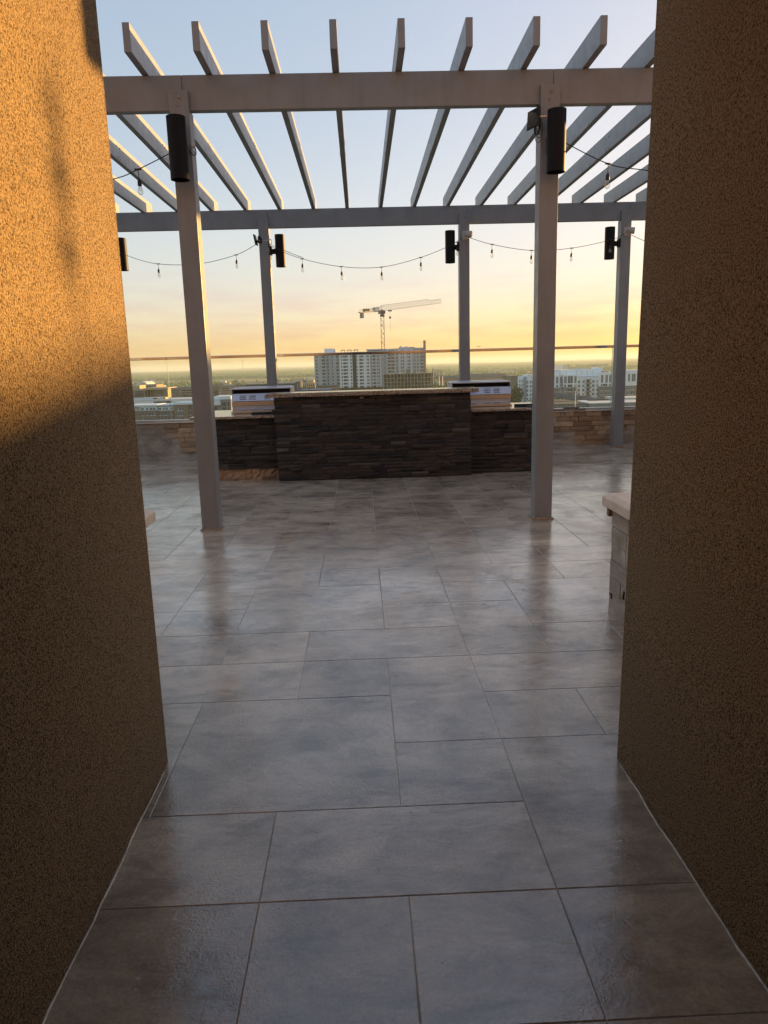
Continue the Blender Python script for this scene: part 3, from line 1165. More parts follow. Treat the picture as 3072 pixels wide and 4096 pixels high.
def counter(label, x0, x1, backs, sx0, sx1, bare):
    t = thing('side_counter', label, 'counter')
    Geo().box(x0 + 0.04, x1 - 0.04, CY + 0.05, backs - 0.12, 0.0, CZ0 - 0.001).obj('core', 'tan_backing', t)
    if bare:
        g = Geo()
        # ragged tan backing left where the lowest courses are missing
        n = 26
        fr = []
        for b in range(5):
            row = []
            for a in range(n + 1):
                fr_x = x0 + 0.02 + (x1 - x0 - 0.04) * a / n
                row.append(len(g.v))
                g.v.append((fr_x, CY + 0.018 + rnd.uniform(-.012, .014), 0.002 + 0.15 * b / 4))
            fr.append(row)
        for b in range(4):
            for a in range(n):
                g.quad(*[g.v[i] for i in (fr[b][a], fr[b][a + 1], fr[b + 1][a + 1], fr[b + 1][a])])
        g.obj('bare_backing', 'tan_backing', t)
    ledger(t, x0, x1, CY, 0.15 if bare else 0.004, CZ0 - 0.003)
    slab('granite_top', 'granite', sx0, sx1, CY - 0.10, backs, CZ0, CZ1, t)
    return t


counter('lower dark stone counter left of the bar, its bottom courses missing', -2.20, BX0 - 0.0, 11.25, -2.28, -1.098, True)
counter('lower dark stone counter right of the bar, under the right grill', BX1 + 0.0, 2.46, 11.05, 1.40, 2.54, False)


# ------------------------------------------------------------------ grills (seen from behind)
def grill(label, x0, x1):
    t = thing('gas_grill', label, 'grill')
    y = 10.28
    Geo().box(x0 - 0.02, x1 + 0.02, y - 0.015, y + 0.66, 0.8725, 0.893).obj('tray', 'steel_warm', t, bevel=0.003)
    # lower panel, band tinted tan as a reflected sunlit wall, upper panel leaning back, black throat, hood rim
    Geo().prism([(y, 0.893), (y + .62, 0.893), (y + .62, 0.975), (y, 0.975)], 'x', x0, x1).obj('lower_panel', 'steel', t, bevel=0.002)
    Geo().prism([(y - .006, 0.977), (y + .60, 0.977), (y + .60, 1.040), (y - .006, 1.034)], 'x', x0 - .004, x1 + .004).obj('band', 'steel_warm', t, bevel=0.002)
    Geo().prism([(y - .010, 1.040), (y + .55, 1.040), (y + .55, 1.142), (y + .035, 1.142)], 'x', x0 - .004, x1 + .004).obj('upper_panel', 'steel', t, bevel=0.002)
    Geo().prism([(y + .10, 1.144), (y + .55, 1.144), (y + .55, 1.196), (y + .10, 1.196)], 'x', x0 + .02, x1 - .02).obj('throat', 'dark_inside', t)
    g = Geo()
    g.box(x0 - .006, x1 + .006, y + .02, y + .56, 1.198, 1.216)
    g.obj('hood_rim', 'steel', t, bevel=0.004)
    for s in (0, 1):
        xx = x0 - .006 if not s else x1 - .008
        Geo().box(xx, xx + .014, y + .02, y + .56, 1.1435, 1.197).obj('hood_side', 'steel', t)
    Geo().box(x0 + 0.02, x1 - 0.02, y + .30, y + .54, 1.217, 1.224).obj('hood_top', 'steel', t, bevel=0.01)
    # louvres
    w = x1 - x0
    cols = (0.155, 0.315, 0.575, 0.735) if True else ()
    cols = (0.19, 0.35, 0.60, 0.76)
    for c in cols:
        cx = x0 + w * c
        for zz in (1.066, 1.082, 1.098, 1.114):
            yy = y - .010 + (zz - 1.040) / .102 * .045
            big = zz in (1.066, 1.098)
            Geo().prism([(yy + .003, zz + .007), (yy - .0035, zz + .002), (yy - .003, zz + .001), (yy + .003, zz + .001)], 'x', cx - .046, cx + .046).obj('louvre', 'steel', t)
            if big:
                Geo().box(cx - .045, cx + .045, yy - .0035, yy + .004, zz - .0045, zz).obj('slot', 'dark_inside', t)
        zz = 0.922
        Geo().prism([(y + .001, zz + .014), (y - .006, zz + .004), (y - .005, zz + .001), (y + .001, zz + .001)], 'x', cx - .046, cx + .046).obj('louvre', 'steel', t)
        Geo().box(cx - .045, cx + .045, y - .0055, y + .003, zz - .0045, zz).obj('slot', 'dark_inside', t)
    return t


grill('stainless grill on the left counter, seen from behind past the bar', -1.805, -0.985)
grill('stainless grill on the right counter, seen from behind past the bar', 1.275, 2.105)
# grill handle / shelf glimpsed behind the bar top
ls = thing('grill_handle', 'warm metal tube shelf lying behind the bar top near the left grill', 'handle')
Geo().tube([(-0.93, 10.75, 1.155), (-0.40, 10.75, 1.155)], 0.014, 10).obj('tube', 'steel', ls, smooth=True)
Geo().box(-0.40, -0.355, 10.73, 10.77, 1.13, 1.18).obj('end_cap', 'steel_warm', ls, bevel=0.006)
Geo().box(-0.68, -0.62, 10.735, 10.765, 0.87, 1.142).obj('stand', 'steel', ls)


def loose(label, x0, x1, y, d, z0, z1, pool, rz=0.0, cat='stone'):
    o = stone(pool, x0, x1, y, d, z0, z1, None, 'loose_stone', rz)
    tag(o, label, cat)
    return o


loose('dark slate offcut lying on the left granite counter before the grill', -1.50, -1.21, 9.99, 0.10, 0.8685, 0.897, SLATE, 0.03)
loose('small upright slate chunk where the left counter meets the bar', -1.205, -1.15, 9.80, 0.07, 0.8685, 0.935, SLATE, 0.0)
loose('long slate offcut on the right granite counter near the right post', 2.12, 2.50, 10.0, 0.12, 0.8685, 0.905, SLATE, -0.02)
loose('thin slate strip in front of the long offcut on the right counter', 2.25, 2.47, 9.86, 0.09, 0.8685, 0.885, SLATE, 0.02)

# ------------------------------------------------------------------ parapet with stone veneer and glass railing
PY = 12.64
pw = thing('parapet_wall', 'low parapet wall half clad in tan stone with bare grey mortar patches', 'wall')
Geo().box(-14, 14, PY, PY + 0.30, 0.0, 0.600).obj('core', 'mortar', pw)
for (a, b, z0, z1) in ((-4.6, -3.2, 0, 0), (4.3, 5.2, 0, 0)):
    pass
# smeared mortar blocks telegraphing through the bare patches
for r in range(6):
    z0 = 0.06 + r * 0.088
    x = -4.4 + rnd.uniform(0, .1)
    while x < -3.2:
        L = rnd.uniform(.22, .42)
        o = block('mortar_bed', 'mortar', x + .006, x + L - .006, PY - rnd.uniform(.002, .008), PY + .01, z0 + .004, z0 + .084, pw)
        x += L
    x = 3.2
    while x < 5.2:
        L = rnd.uniform(.22, .42)
        o = block('mortar_bed', 'mortar', x + .006, x + L - .006, PY - rnd.uniform(.002, .006), PY + .01, z0 + .004, z0 + .084, pw)
        x += L
RH = 0.0835
rows = {0: [(-3.40, -1.9), (1.9, 6)], 1: [(-3.40, -1.9), (1.9, 3.32), (3.39, 6)], 2: [(-3.32, -1.9), (1.9, 6)], 3: [(-3.155, -1.9), (1.9, 4.645)],
        4: [(-3.155, -1.9), (3.72, 4.40)], 5: [(-3.155, -1.9), (3.72, 4.40)], 6: [(3.72, 4.40)]}
for r, spans in rows.items():
    z1 = 0.594 - r * RH
    z0 = max(z1 - RH, 0.006)
    for a, b in spans:
        x = a
        while x < b - .02:
            L = rnd.uniform(.14, .40)
            if rnd.random() < .12:
                L = .085
            e = x + L
            if b - e < .1:
                e = b
            p = rnd.uniform(0.016, .044)
            stone(TAN, x + .004, e - .004, PY - p, p + .01, z0 + .0035, z1 - .0035, pw)
            x = e
Geo().box(-14, 14, PY - 0.045, PY + 0.32, 0.6005, 0.612).obj('flashing', 'cast_cap', pw)
g = Geo()
pts = [(-4.6 + q * .12, PY - .004 + rnd.uniform(-.006, .004), .004) for q in range(82)]
g.tube(pts, [rnd.uniform(.006, .018) for _ in pts], 6).obj('foot_bead', 'mortar', pw, smooth=True)

rl = thing('glass_railing', 'frameless glass railing with polished metal cap rail on the parapet', 'railing')
RY = 12.75
Geo().box(-14, 14, RY - 0.035, RY + 0.035, 0.613, 0.650).obj('base_channel', 'channel_metal', rl, bevel=0.004)
seams = [-4.575, -3.294, -2.010, -0.731, 0.524, 1.81, 3.095, 4.378, 5.66]
for a, b in zip(seams[:-1], seams[1:]):
    p = Geo().quad((a + .004, RY, .645), (b - .004, RY, .645), (b - .004, RY, 1.672), (a + .004, RY, 1.672)).obj('glass_panel', 'glass', rl)
    g = Geo()
    for xx in (a + .004, b - .004):
        g.box(xx - .001, xx + .001, RY - .006, RY + .006, .651, 1.664)
    g.obj('panel_edge', 'glass_edge', p)
for a, b in zip([-4.9] + seams[1:-1:2], seams[1:-1:2] + [5.9]):
    Geo().box(a + .001, b - .001, RY - .026, RY + .026, 1.665, 1.712).obj('cap_rail', 'rail_metal', rl, bevel=0.006, seg=3)
# loose veneer pieces left on the parapet ledge
z = 0.613
PCS = [('tan veneer stone on the parapet ledge nearest the near right post', 3.20, 3.345, .613, .652, 12.60),
       ('second tan stone of the little pile by the near right post', 3.22, 3.32, .6525, .690, 12.61),
       ('flat tan stone lying alone between two piles on the parapet ledge', 3.355, 3.52, .613, .640, 12.60),
       ('long lower tan stone of the right pile on the parapet ledge', 3.535, 3.72, .613, .650, 12.61),
       ('thin tan stone lying on top of the right pile', 3.53, 3.79, .6505, .675, 12.62),
       ('pale tan stone at the right end of the right pile', 3.725, 3.895, .613, .648, 12.595)]
for lb, a, b, z0, z1, y in PCS:
    loose(lb, a, b, y, .09, z0, z1, LOOSE, rnd.uniform(-.06, .06))

# ------------------------------------------------------------------ the city beyond
GZ = -42.0
gs = 26000.0
ground = struct(Geo().quad((-gs, -gs, GZ), (gs, -gs, GZ), (gs, gs, GZ), (-gs, gs, GZ)).obj('ground', 'city_ground'))


def px_to_x(sx, D, sy=1500):
    return at(sx, sy, D).x


def wall_block(t, x0, x1, ytop, D, depth, mat, zbot=GZ, name='wall', roof=None):
    a = at((x0 + x1) / 2, ytop, D)
    X0, X1 = at(x0, ytop, D).x, at(x1, ytop, D).x
    Geo().box(X0, X1, D, D + depth, zbot, a.z).obj(name, mat, t)
    if roof:
        Geo().box(X0 - .2, X1 + .2, D - .2, D + depth + .2, a.z + .02, a.z + .45).obj('roof_edge', roof, t)
    return X0, X1, a.z


def windows(t, cols, D, ytop, xref, dz, n, h, mat='window_dark', skip=None, frame=None, dy=0.12):
    """rows of window panes: cols are photograph pixel spans; the first row's head is at pixel ytop"""
    z1 = at(xref, ytop, D).z
    for (c0, c1) in cols:
        X0, X1 = at(c0, ytop, D).x, at(c1, ytop, D).x
        for r in range(n):
            if skip and (r in skip):
                continue
            zt = z1 - r * dz
            o = block('window', mat if rnd.random() > .22 else 'window_pale', X0, X1, D - dy, D + .05, zt - h, zt, t)
            if frame:
                block('sill', frame, X0 - .2, X1 + .2, D - dy - .15, D + .02, zt - h - .25, zt - h - .01, t)
                block('mullion', frame, (X0 + X1) / 2 - .09, (X0 + X1) / 2 + .09, D - dy - .06, D - dy + .02, zt - h, zt, t)


def Z4(*p):
    return [1240 + q / 5.53 for q in p]


# ---- pale high-rise behind the bar
D = 680.0
tw = thing('high_rise', 'tall pale grey tower block with the crane mast before it', 'building')
s4 = lambda a, b: (1240 + a / 5.53, 1240 + b / 5.53)
y4 = lambda y: 1370 + y / 5.53
s5 = lambda a, b: (1500 + a / 5.925, 1500 + b / 5.925)
y5 = lambda y: 1340 + y / 5.925
wall_block(tw, *s4(85, 352), y4(243), D, 26, 'tower_grey', at(1280, y4(955), D).z)
wall_block(tw, *s4(352, 640), y4(238), D + 3, 24, 'tower_grey', at(1280, y4(955), D).z)
wall_block(tw, *s4(120, 640), y4(950), D + 4, 18, 'concrete_far')
wall_block(tw, *s4(640, 930), y4(226), D - 1.5, 26, 'tower_white', at(1400, y4(1000), D).z)
wall_block(tw, *s4(925, 1020), y4(235), D + 4, 20, 'net_dark')
wall_block(tw, *s4(1015, 1320), y4(232), D, 26, 'tower_white', at(1440, y4(995), D).z)
wall_block(tw, *s4(1320, 1600), y4(236), D + 2, 24, 'tower_pale', at(1500, y4(990), D).z)
wall_block(tw, *s4(640, 1600), y4(990), D + 5, 20, 'window_dark')
wall_block(tw, s4(1590, 0)[0], s5(270, 0)[0], y5(330), D + 3, 24, 'tower_pale')
wall_block(tw, *s5(262, 548), y5(330), D + 1, 26, 'tower_grey')
wall_block(tw, *s5(545, 882), y5(312), D - 1, 28, 'tower_pale')
wall_block(tw, *s5(880, 1180), y5(300), D + 1, 26, 'tower_grey')
# roof structures
wall_block(tw, *s4(316, 512), y4(136), D + 6, 12, 'tower_white', at(1300, y4(245), D).z, 'plant_room')
wall_block(tw, *s4(512, 566), y4(138), D + 8, 10, 'tower_pale', at(1300, y4(245), D).z, 'plant_room')
wall_block(tw, *s4(570, 1240), y4(228), D + 10, 6, 'tower_white', at(1400, y4(262), D).z, 'parapet_band')
wall_block(tw, *s4(1262, 1650), y4(165), D + 4, 14, 'window_pale', at(1500, y4(245), D).z, 'glass_lounge')
wall_block(tw, *s4(1240, 1660), y4(142), D + 2, 18, 'tower_white', at(1500, y4(160), D).z, 'lounge_roof')
for a, b in ((680, 752), (832, 902), (982, 1055)):
    g = Geo()
    X0, X1 = at(s4(a, b)[0], y4(160), D).x, at(s4(a, b)[1], y4(160), D).x
    zt, zb = at(1400, y4(158), D).z, at(1400, y4(228), D).z
    for X in (X0, X1):
        g.bar((X, D + 12, zb), (X, D + 12, zt), .5)
    g.bar((X0 - .6, D + 12, zt), (X1 + .6, D + 12, zt), .55)
    g.obj('roof_frame', 'roof_mid', tw)
g = Geo()
g.bar((at(s4(680, 0)[0], y4(200), D).x, D + 12, at(1380, y4(172), D).z), (at(s4(1050, 0)[0], y4(200), D).x, D + 12, at(1420, y4(172), D).z), .25)
g.obj('roof_rail', 'roof_mid', tw)
wall_block(tw, *s5(575, 830), y5(282), D + 8, 12, 'tower_pale', at(1620, y5(320), D).z, 'plant_room')
wall_block(tw, *s5(830, 940), y5(285), D + 8, 12, 'roof_mid', at(1640, y5(320), D).z, 'plant_room')
for x in (607, 742):
    wall_block(tw, *s5(x - 9, x + 9), y5(262), D + 8, 2, 'roof_dark', at(1610, y5(284), D).z, 'roof_vent')
for x in (335, 395, 445, 480, 510, 265):
    wall_block(tw, *s5(x - 8, x + 8), y5(318), D + 6, 2, 'roof_dark', at(1580, y5(334), D).z, 'roof_vent')
# hoist mast on the right corner
g = Geo()
X = at(s5(1172, 0)[0], y5(300), D).x
g.tube([(X, D - 2, GZ), (X, D - 2, at(s5(1172, 0)[0], y5(150), D).z)], 1.2, 8)
g.tube([(X, D - 2, at(s5(1172, 0)[0], y5(150), D).z), (X, D - 2, at(s5(1172, 0)[0], y5(133), D).z)], 1.7, 8)
g.obj('hoist_mast', 'concrete_far', tw)
FH = 3.05
HW = 1.75
c4 = lambda l: [s4(a, b) for a, b in l]
c5 = lambda l: [s5(a, b) for a, b in l]
windows(tw, c4([(122, 140), (146, 164), (255, 330)]), D, y4(298), 1290, FH, 9, HW)
windows(tw, c4([(378, 402), (476, 501), (572, 636)]), D + 3, y4(294), 1330, FH, 9, HW)
windows(tw, c4([(682, 708), (728, 796), (803, 828), (890, 916)]), D - 1.5, y4(288), 1390, FH, 10, HW)
windows(tw, c4([(1018, 1040), (1088, 1145), (1152, 1176), (1246, 1268), (1276, 1300)]), D, y4(286), 1450, FH, 10, HW)
windows(tw, c4([(1346, 1366), (1387, 1446), (1476, 1496), (1510, 1532)]), D + 2, y4(280), 1500, FH, 10, HW)
windows(tw, c5([(298, 384), (392, 450), (503, 527)]), D + 1, y5(362), 1565, FH, 7, HW)
windows(tw, c5([(610, 634), (654, 680), (766, 790), (806, 831)]), D - 1, y5(346), 1620, FH, 8, HW)
windows(tw, c5([(930, 954), (996, 1021), (1076, 1100), (1110, 1135)]), D + 1, y5(336), 1675, FH, 8, HW)

# ---- concrete frame going up in front
D = 610.0
fr = thing('concrete_frame', 'unfinished concrete frame with props at the foot of the tower', 'building')
X0, X1 = at(1532, 1500, D).x, at(1742, 1500, D).x
zs = [at(1640, y, D).z for y in (1494, 1511.5, 1527, 1541, 1556, 1572)]
for z in zs:
    Geo().box(X0, X1 - (0 if z != zs[0] else 0), D, D + 16, z - .38, z).obj('floor_slab', 'concrete_far', fr)
nx = 15
for a in range(nx + 1):
    x = X0 + .5 + (X1 - X0 - 1) * a / nx
    Geo().box(x - .35, x + .35, D + .4, D + 1.1, GZ, zs[0] - .5).obj('column', 'concrete_far', fr)
    if a % 2 == 0:
        Geo().box(x - .35, x + .35, D + 8, D + 8.7, GZ, zs[0] - .5).obj('column', 'concrete_far', fr)
Geo().box(X0 + 1, X1 - 1, D + 12, D + 12.4, GZ, zs[0] - .5).obj('rear_wall', 'net_dark', fr)
for a in range(70):
    x = rnd.uniform(X0 + .6, X1 + 3)
    r = rnd.randrange(1, 5)
    Geo().box(x - .09, x + .09, D + .6, D + .8, zs[min(r + 1, 5)], zs[r] - .5).obj('prop', 'concrete_far', fr)
for a in range(9):
    x = X0 + 2 + (X1 - X0 - 4) * a / 8
    h = rnd.uniform(1.2, 4.5)
    Geo().box(x - .3, x + .3, D + 2, D + 2.6, zs[0], zs[0] + h).obj('rebar_column', 'concrete_far', fr)
Geo().box(at(1625, 1480, D).x, at(1643, 1480, D).x, D + 3, D + 7, zs[0], at(1634, 1476, D).z).obj('lift_core', 'concrete_far', fr)
Geo().box(at(1655, 1480, D).x, at(1664, 1480, D).x, D + 3, D + 7, zs[0], at(1660, 1483, D).z).obj('lift_core', 'concrete_far', fr)
# scaffold bay on the right
g = Geo()
XA, XB = X1 + .4, X1 + 5.5
for a in range(5):
    x = XA + (XB - XA) * a / 4
    g.bar((x, D + 1, GZ), (x, D + 1, zs[0] + 2.5), .22)
for z in range(9):
    zz = zs[0] + 2 - z * 2.2
    g.bar((XA, D + 1, zz), (XB, D + 1, zz), .2)
g.obj('scaffold', 'concrete_far', fr)

# ---- tower crane
D = 640.0
cr_ = thing('tower_crane', 'tower crane with lattice jib pointing right above the pale tower', 'crane')
p0 = at(1528.5, 1244, D)


def on_height(sx, sy, z):
    d = ray(sx, sy)
    return EYE + d * ((z - 1.5) / d.z)


zt = p0.z
mx_, my_ = p0.x, D
g = Geo()
hw = 1.35
zb, ztop = GZ, at(1526, 1266, D).z
for sx in (-1, 1):
    for sy in (-1, 1):
        g.bar((mx_ + sx * hw, my_ + sy * hw, zb), (mx_ + sx * hw, my_ + sy * hw, ztop), .34)
z = ztop
q = 0
while z > GZ + 3:
    for sy in (-1, 1):
        a, b = (-hw, hw) if q % 2 else (hw, -hw)
        g.bar((mx_ + a, my_ + sy * hw, z), (mx_ + b, my_ + sy * hw, z - 2.4), .2)
    for sx in (-1, 1):
        a, b = (-hw, hw) if q % 2 else (hw, -hw)
        g.bar((mx_ + sx * hw, my_ + a, z), (mx_ + sx * hw, my_ + b, z - 2.4), .2)
    if q % 3 == 0:
        for sy in (-1, 1):
            g.bar((mx_ - hw, my_ + sy * hw, z), (mx_ + hw, my_ + sy * hw, z), .26)
    z -= 2.4
    q += 1
g.obj('mast', 'mast_red', cr_)
Geo().box(mx_ - 1.9, mx_ + 1.9, my_ - 1.9, my_ + 1.9, ztop, ztop + 1.3).obj('slewing_ring', 'crane_dark', cr_)
Geo().prism([(mx_ - 1.5, ztop + 1.3), (mx_ + 1.5, ztop + 1.3), (mx_ + 1.0, zt + 1), (mx_ - 1.0, zt + 1)], 'y', my_ - 1.4, my_ + 1.4).obj('turret', 'crane_paint', cr_)
Geo().box(mx_ + .2, mx_ + 2.6, my_ - 3.4, my_ - 1.2, ztop + 2.0, ztop + 4.8).obj('cab', 'crane_dark', cr_)
Geo().box(mx_ - 3.4, mx_ - 1.3, my_ - 1.6, my_ + 1.4, ztop + 2.2, ztop + 5.2).obj('slew_motor_box', 'crane_paint', cr_)
tip = on_height(1764, 1212, zt + 7.5)
ctr = on_height(1437, 1250, zt - 2.3)
P0 = Vector((mx_, my_, zt))
jd = (tip - P0)
jl = jd.length
jd.normalize()
jn = jd.cross(Vector((0, 0, 1))).normalized()
ju = jn.cross(jd).normalized()
g = Geo()
ng = 26
for s in (-1, 1):
    g.bar(P0 + jn * s, tip + jn * s * .8, .24)
Hj = lambda u: 4.6 if u < .78 else 3.3
tops = []
for a in range(ng + 1):
    u = a / ng
    tops.append(P0 + jd * (jl * u) + ju * (Hj(u) if u < .8 else 3.4))
for a in range(ng):
    g.bar(tops[a], tops[a + 1], .24)
    for s in (-1, 1):
        lo0 = P0 + jd * (jl * a / ng) + jn * s
        lo1 = P0 + jd * (jl * (a + 1) / ng) + jn * s
        mid = (tops[a] + tops[a + 1]) / 2
        g.bar(lo0, tops[a], .2) if a == 0 else None
        g.bar(lo0, tops[a + 1], .10)
        g.bar(lo1, tops[a + 1], .10)
g.obj('jib', 'crane_paint', cr_)
g = Geo()
cdv = (ctr - P0)
cl = cdv.length
cdv.normalize()
for s in (-1, 1):
    g.bar(P0 + jn * s, ctr + jn * s, .8)
    g.bar(P0 + jn * s + ju * 3.8, P0 + cdv * (cl * .55) + jn * s + Vector((0, 0, 2.2)), .3)
    for a in range(5):
        u = a / 8
        g.bar(P0 + cdv * (cl * u) + jn * s, P0 + cdv * (cl * (u + .12)) + jn * s + Vector((0, 0, 3.0 - 2 * u)), .22)
    g.bar(P0 + cdv * (cl * .8) + jn * s + Vector((0, 0, 1.8)), ctr + jn * s + Vector((0, 0, 1.8)), .22)
g.obj('counter_jib', 'crane_paint', cr_)
g = Geo().bar(P0 + cdv * (cl * .6) + Vector((0, 0, 1.4)), P0 + cdv * (cl * .8) + Vector((0, 0, 1.4)), 2.4, 2.6)
g.obj('winch', 'crane_dark', cr_)
g = Geo().bar(P0 + cdv * (cl * .18) + Vector((0, 0, 2.0)), P0 + cdv * (cl * .36) + Vector((0, 0, 1.8)), 2.8, 3.0)
g.obj('name_board', 'roof_white', cr_)
g = Geo()
for u in (.84, .90, .95):
    c = P0 + cdv * (cl * u)
    g.box(c.x - .55, c.x + .55, c.y - 1.3, c.y + 1.3, c.z - 4.6, c.z - .4)
g.obj('counterweight', 'concrete_far', cr_)
g = Geo()
c = P0 + jd * (jl * .128)
Geo().box(c.x - 1.6, c.x + 1.6, c.y - 1.2, c.y + 1.2, c.z - 1.2, c.z - .3).obj('trolley', 'crane_dark', cr_)
hk = at(1563, 1270, c.y)
g.bar((c.x, c.y, c.z - 1), (c.x, c.y, hk.z), .12)
g.obj('hoist_rope', 'crane_dark', cr_)
g = Geo().lathe([(0.01, -1.1), (.8, -.7), (.95, 0), (.8, .7), (.01, 1.0)], c.x, c.y, 10)
for i, vv in enumerate(g.v):
    g.v[i] = (vv[0], vv[1], vv[2] + hk.z)
g.obj('hook_block', 'crane_dark', cr_)
Geo().bar((c.x, c.y, hk.z - 1), (c.x + .2, c.y, hk.z - 12), .10).obj('lifting_chain', 'crane_dark', cr_)

# ---- left: brick apartments and what stands behind them
s1 = lambda a, b: (520 + a / 6.38, 520 + b / 6.38)
y1 = lambda y: 1460 + y / 6.38
c1 = lambda l: [s1(a, b) for a, b in l]
D = 430.0
ba = thing('brick_apartments', 'brown brick apartment block with white top storey, lower left', 'building')
wall_block(ba, *s1(-60, 250), y1(1040), D + 3, 16, 'white_trim')
wall_block(ba, *s1(250, 690), y1(1062), D, 18, 'white_trim', at(580, y1(1165), D).z)
wall_block(ba, *s1(690, 1108), y1(1058), D, 18, 'white_trim', at(660, y1(1165), D).z)
wall_block(ba, *s1(-60, 1108), y1(1168), D + .3, 18, 'brick_far')
wall_block(ba, *s1(1108, 1450), y1(1012), D - 2, 20, 'brick_far')
wall_block(ba, *s1(1450, 1720), y1(1012), D + 2, 20, 'brick_far')
for a, b, y in ((-60, 690, 1022), (690, 1112, 1015)):
    wall_block(ba, *s1(a, b), y1(y), D - .6, 20, 'white_trim', at(600, y1(y + 34), D).z, 'cornice')
wall_block(ba, *s1(1106, 1448), y1(968), D - 2.5, 22, 'white_trim', at(720, y1(1012), D).z, 'cornice')
wall_block(ba, *s1(1448, 1720), y1(972), D + 1.6, 22, 'white_trim', at(760, y1(1014), D).z, 'cornice')
wall_block(ba, *s1(690, 702), y1(1062), D - .4, 1, 'brick_far')
for y in (1198, 1330):
    wall_block(ba, *s1(1108, 1450), y1(y), D - 2.15, 1, 'white_trim', at(700, y1(y + 5), D - 2).z, 'string_course')
windows(ba, c1([(283, 342), (412, 464), (508, 568), (588, 644), (726, 788), (832, 888), (908, 962), (1032, 1088)]), D, y1(1095), 600, 2.98, 4, 1.35, frame='white_trim')
windows(ba, c1([(1206, 1262), (1292, 1350)]), D - 2, y1(1090), 715, 2.98, 4, 1.55, frame='white_trim')
windows(ba, c1([(1514, 1552)]), D + 2, y1(1092), 760, 2.98, 4, 1.4, frame='white_trim')
rb = thing('flat_roof_block', 'white flat-roofed block with plant boxes behind the brick apartments', 'building')
D = 500.0
wall_block(rb, *s1(-60, 1720), y1(900), D, 30, 'white_trim', GZ, roof='roof_white')
wall_block(rb, *s1(600, 1040), y1(925), D - 1, 1.2, 'window_dark', at(650, y1(1000), D).z, 'glass_band')
wall_block(rb, *s1(310, 840), y1(830), D + 10, 8, 'roof_white', at(600, y1(930), D).z, 'plant_room')
wall_block(rb, *s1(835, 905), y1(822), D + 6, 6, 'cream', at(650, y1(910), D).z, 'stair_head')
wall_block(rb, *s1(680, 725), y1(838), D + 4, 4, 'cream', at(630, y1(915), D).z, 'chimney')
wall_block(rb, *s1(590, 680), y1(842), D + 9.5, 4, 'window_dark', at(620, y1(905), D).z, 'plant_opening')
wall_block(rb, *s1(-60, 300), y1(850), D + 14, 8, 'roof_white', at(560, y1(930), D).z, 'plant_room')
co = thing('office_block', 'cream office block with fins and bright sunlit roof edge, far left', 'building')
D = 640.0
wall_block(co, *s1(-60, 370), y1(640), D, 25, 'tan_far')
wall_block(co, *s1(370, 620), y1(640), D + 6, 20, 'charcoal_far')
wall_block(co, *s1(610, 870), y1(640), D + 2, 24, 'cream')
wall_block(co, *s1(335, 972), y1(585), D - 2, 30, 'cream', at(620, y1(635), D).z, 'roof_slab')
wall_block(co, *s1(-60, 245), y1(525), D + 8, 18, 'cream', at(540, y1(640), D).z, 'plant_room')
for x in (865, 893, 921, 945):
    wall_block(co, *s1(x, x + 14), y1(625), D - 1, 22, 'cream', GZ, 'fin')
for x in (430, 505, 560):
    wall_block(co, *s1(x, x + 26), y1(655), D + 5, 2, 'cream', GZ, 'fin')
for r in range(5):
    wall_block(co, *s1(625, 862), y1(655 + r * 34), D + 1.7, .5, 'window_dark', at(620, y1(672 + r * 34), D).z, 'window_band')
    wall_block(co, *s1(120, 350), y1(672 + r * 34), D - .3, .5, 'window_dark', at(560, y1(690 + r * 34), D).z, 'window_band')
to = thing('parking_block', 'tan block with dark strip openings left of the left grill', 'building')
D = 600.0
s2 = lambda a, b: (840 + a / 6.38, 840 + b / 6.38)
wall_block(to, 520 + 1040 / 6.38, 520 + 1300 / 6.38, y1(600), D + 3, 30, 'tan_far', roof='roof_mid')
wall_block(to, 520 + 1290 / 6.38, 520 + 2090 / 6.38, y1(575), D, 30, 'tan_far', roof='roof_mid')
wall_block(to, s2(245, 0)[0], s2(540, 0)[0], 1460 + 545 / 6.38, D - 1, 30, 'tan_far', roof='roof_mid')
for r in range(5):
    wall_block(to, *s1(1315, 1600), y1(637 + r * 62), D - .25, .5, 'window_dark', at(750, y1(655 + r * 62), D).z, 'opening')
    wall_block(to, s2(310, 0)[0], s2(485, 0)[0], 1460 + (585 + r * 62) / 6.38, D - 1.25, .5, 'window_dark', at(900, 1460 + (602 + r * 62) / 6.38, D).z, 'opening')
    wall_block(to, s2(92, 0)[0], s2(195, 0)[0], 1460 + (680 + r * 80) / 6.38, D - .25, .5, 'window_dark', at(860, 1460 + (705 + r * 80) / 6.38, D).z, 'opening')
    wall_block(to, *s1(1050, 1250), y1(645 + r * 48), D + 2.75, .5, 'window_dark', at(700, y1(657 + r * 48), D).z, 'opening')
gb = thing('glazed_block', 'grey-white block with tall dark glazing just left of the left grill', 'building')
D = 440.0
wall_block(gb, s2(90, 0)[0], s2(530, 0)[0], 1460 + 800 / 6.38, D, 20, 'white_trim', at(890, 1460 + 880 / 6.38, D).z)
wall_block(gb, s2(160, 0)[0], s2(530, 0)[0], 1460 + 880 / 6.38, D + .5, 19, 'apartment_grey')
wall_block(gb, s2(90, 0)[0], s2(240, 0)[0], 1460 + 905 / 6.38, D - 3, 10, 'white_trim', at(870, 1460 + 1020 / 6.38, D).z)
windows(gb, [s2(310, 335), s2(345, 370), s2(380, 405), s2(455, 480)], D + .5, 1460 + 950 / 6.38, 900, 3.0, 4, 2.3)
bf = thing('flat_building', 'long brown flat building with a row of windows behind the cream office', 'building')
D = 820.0
wall_block(bf, *s1(245, 670), y1(512), D, 30, 'tan_far', roof='roof_mid')
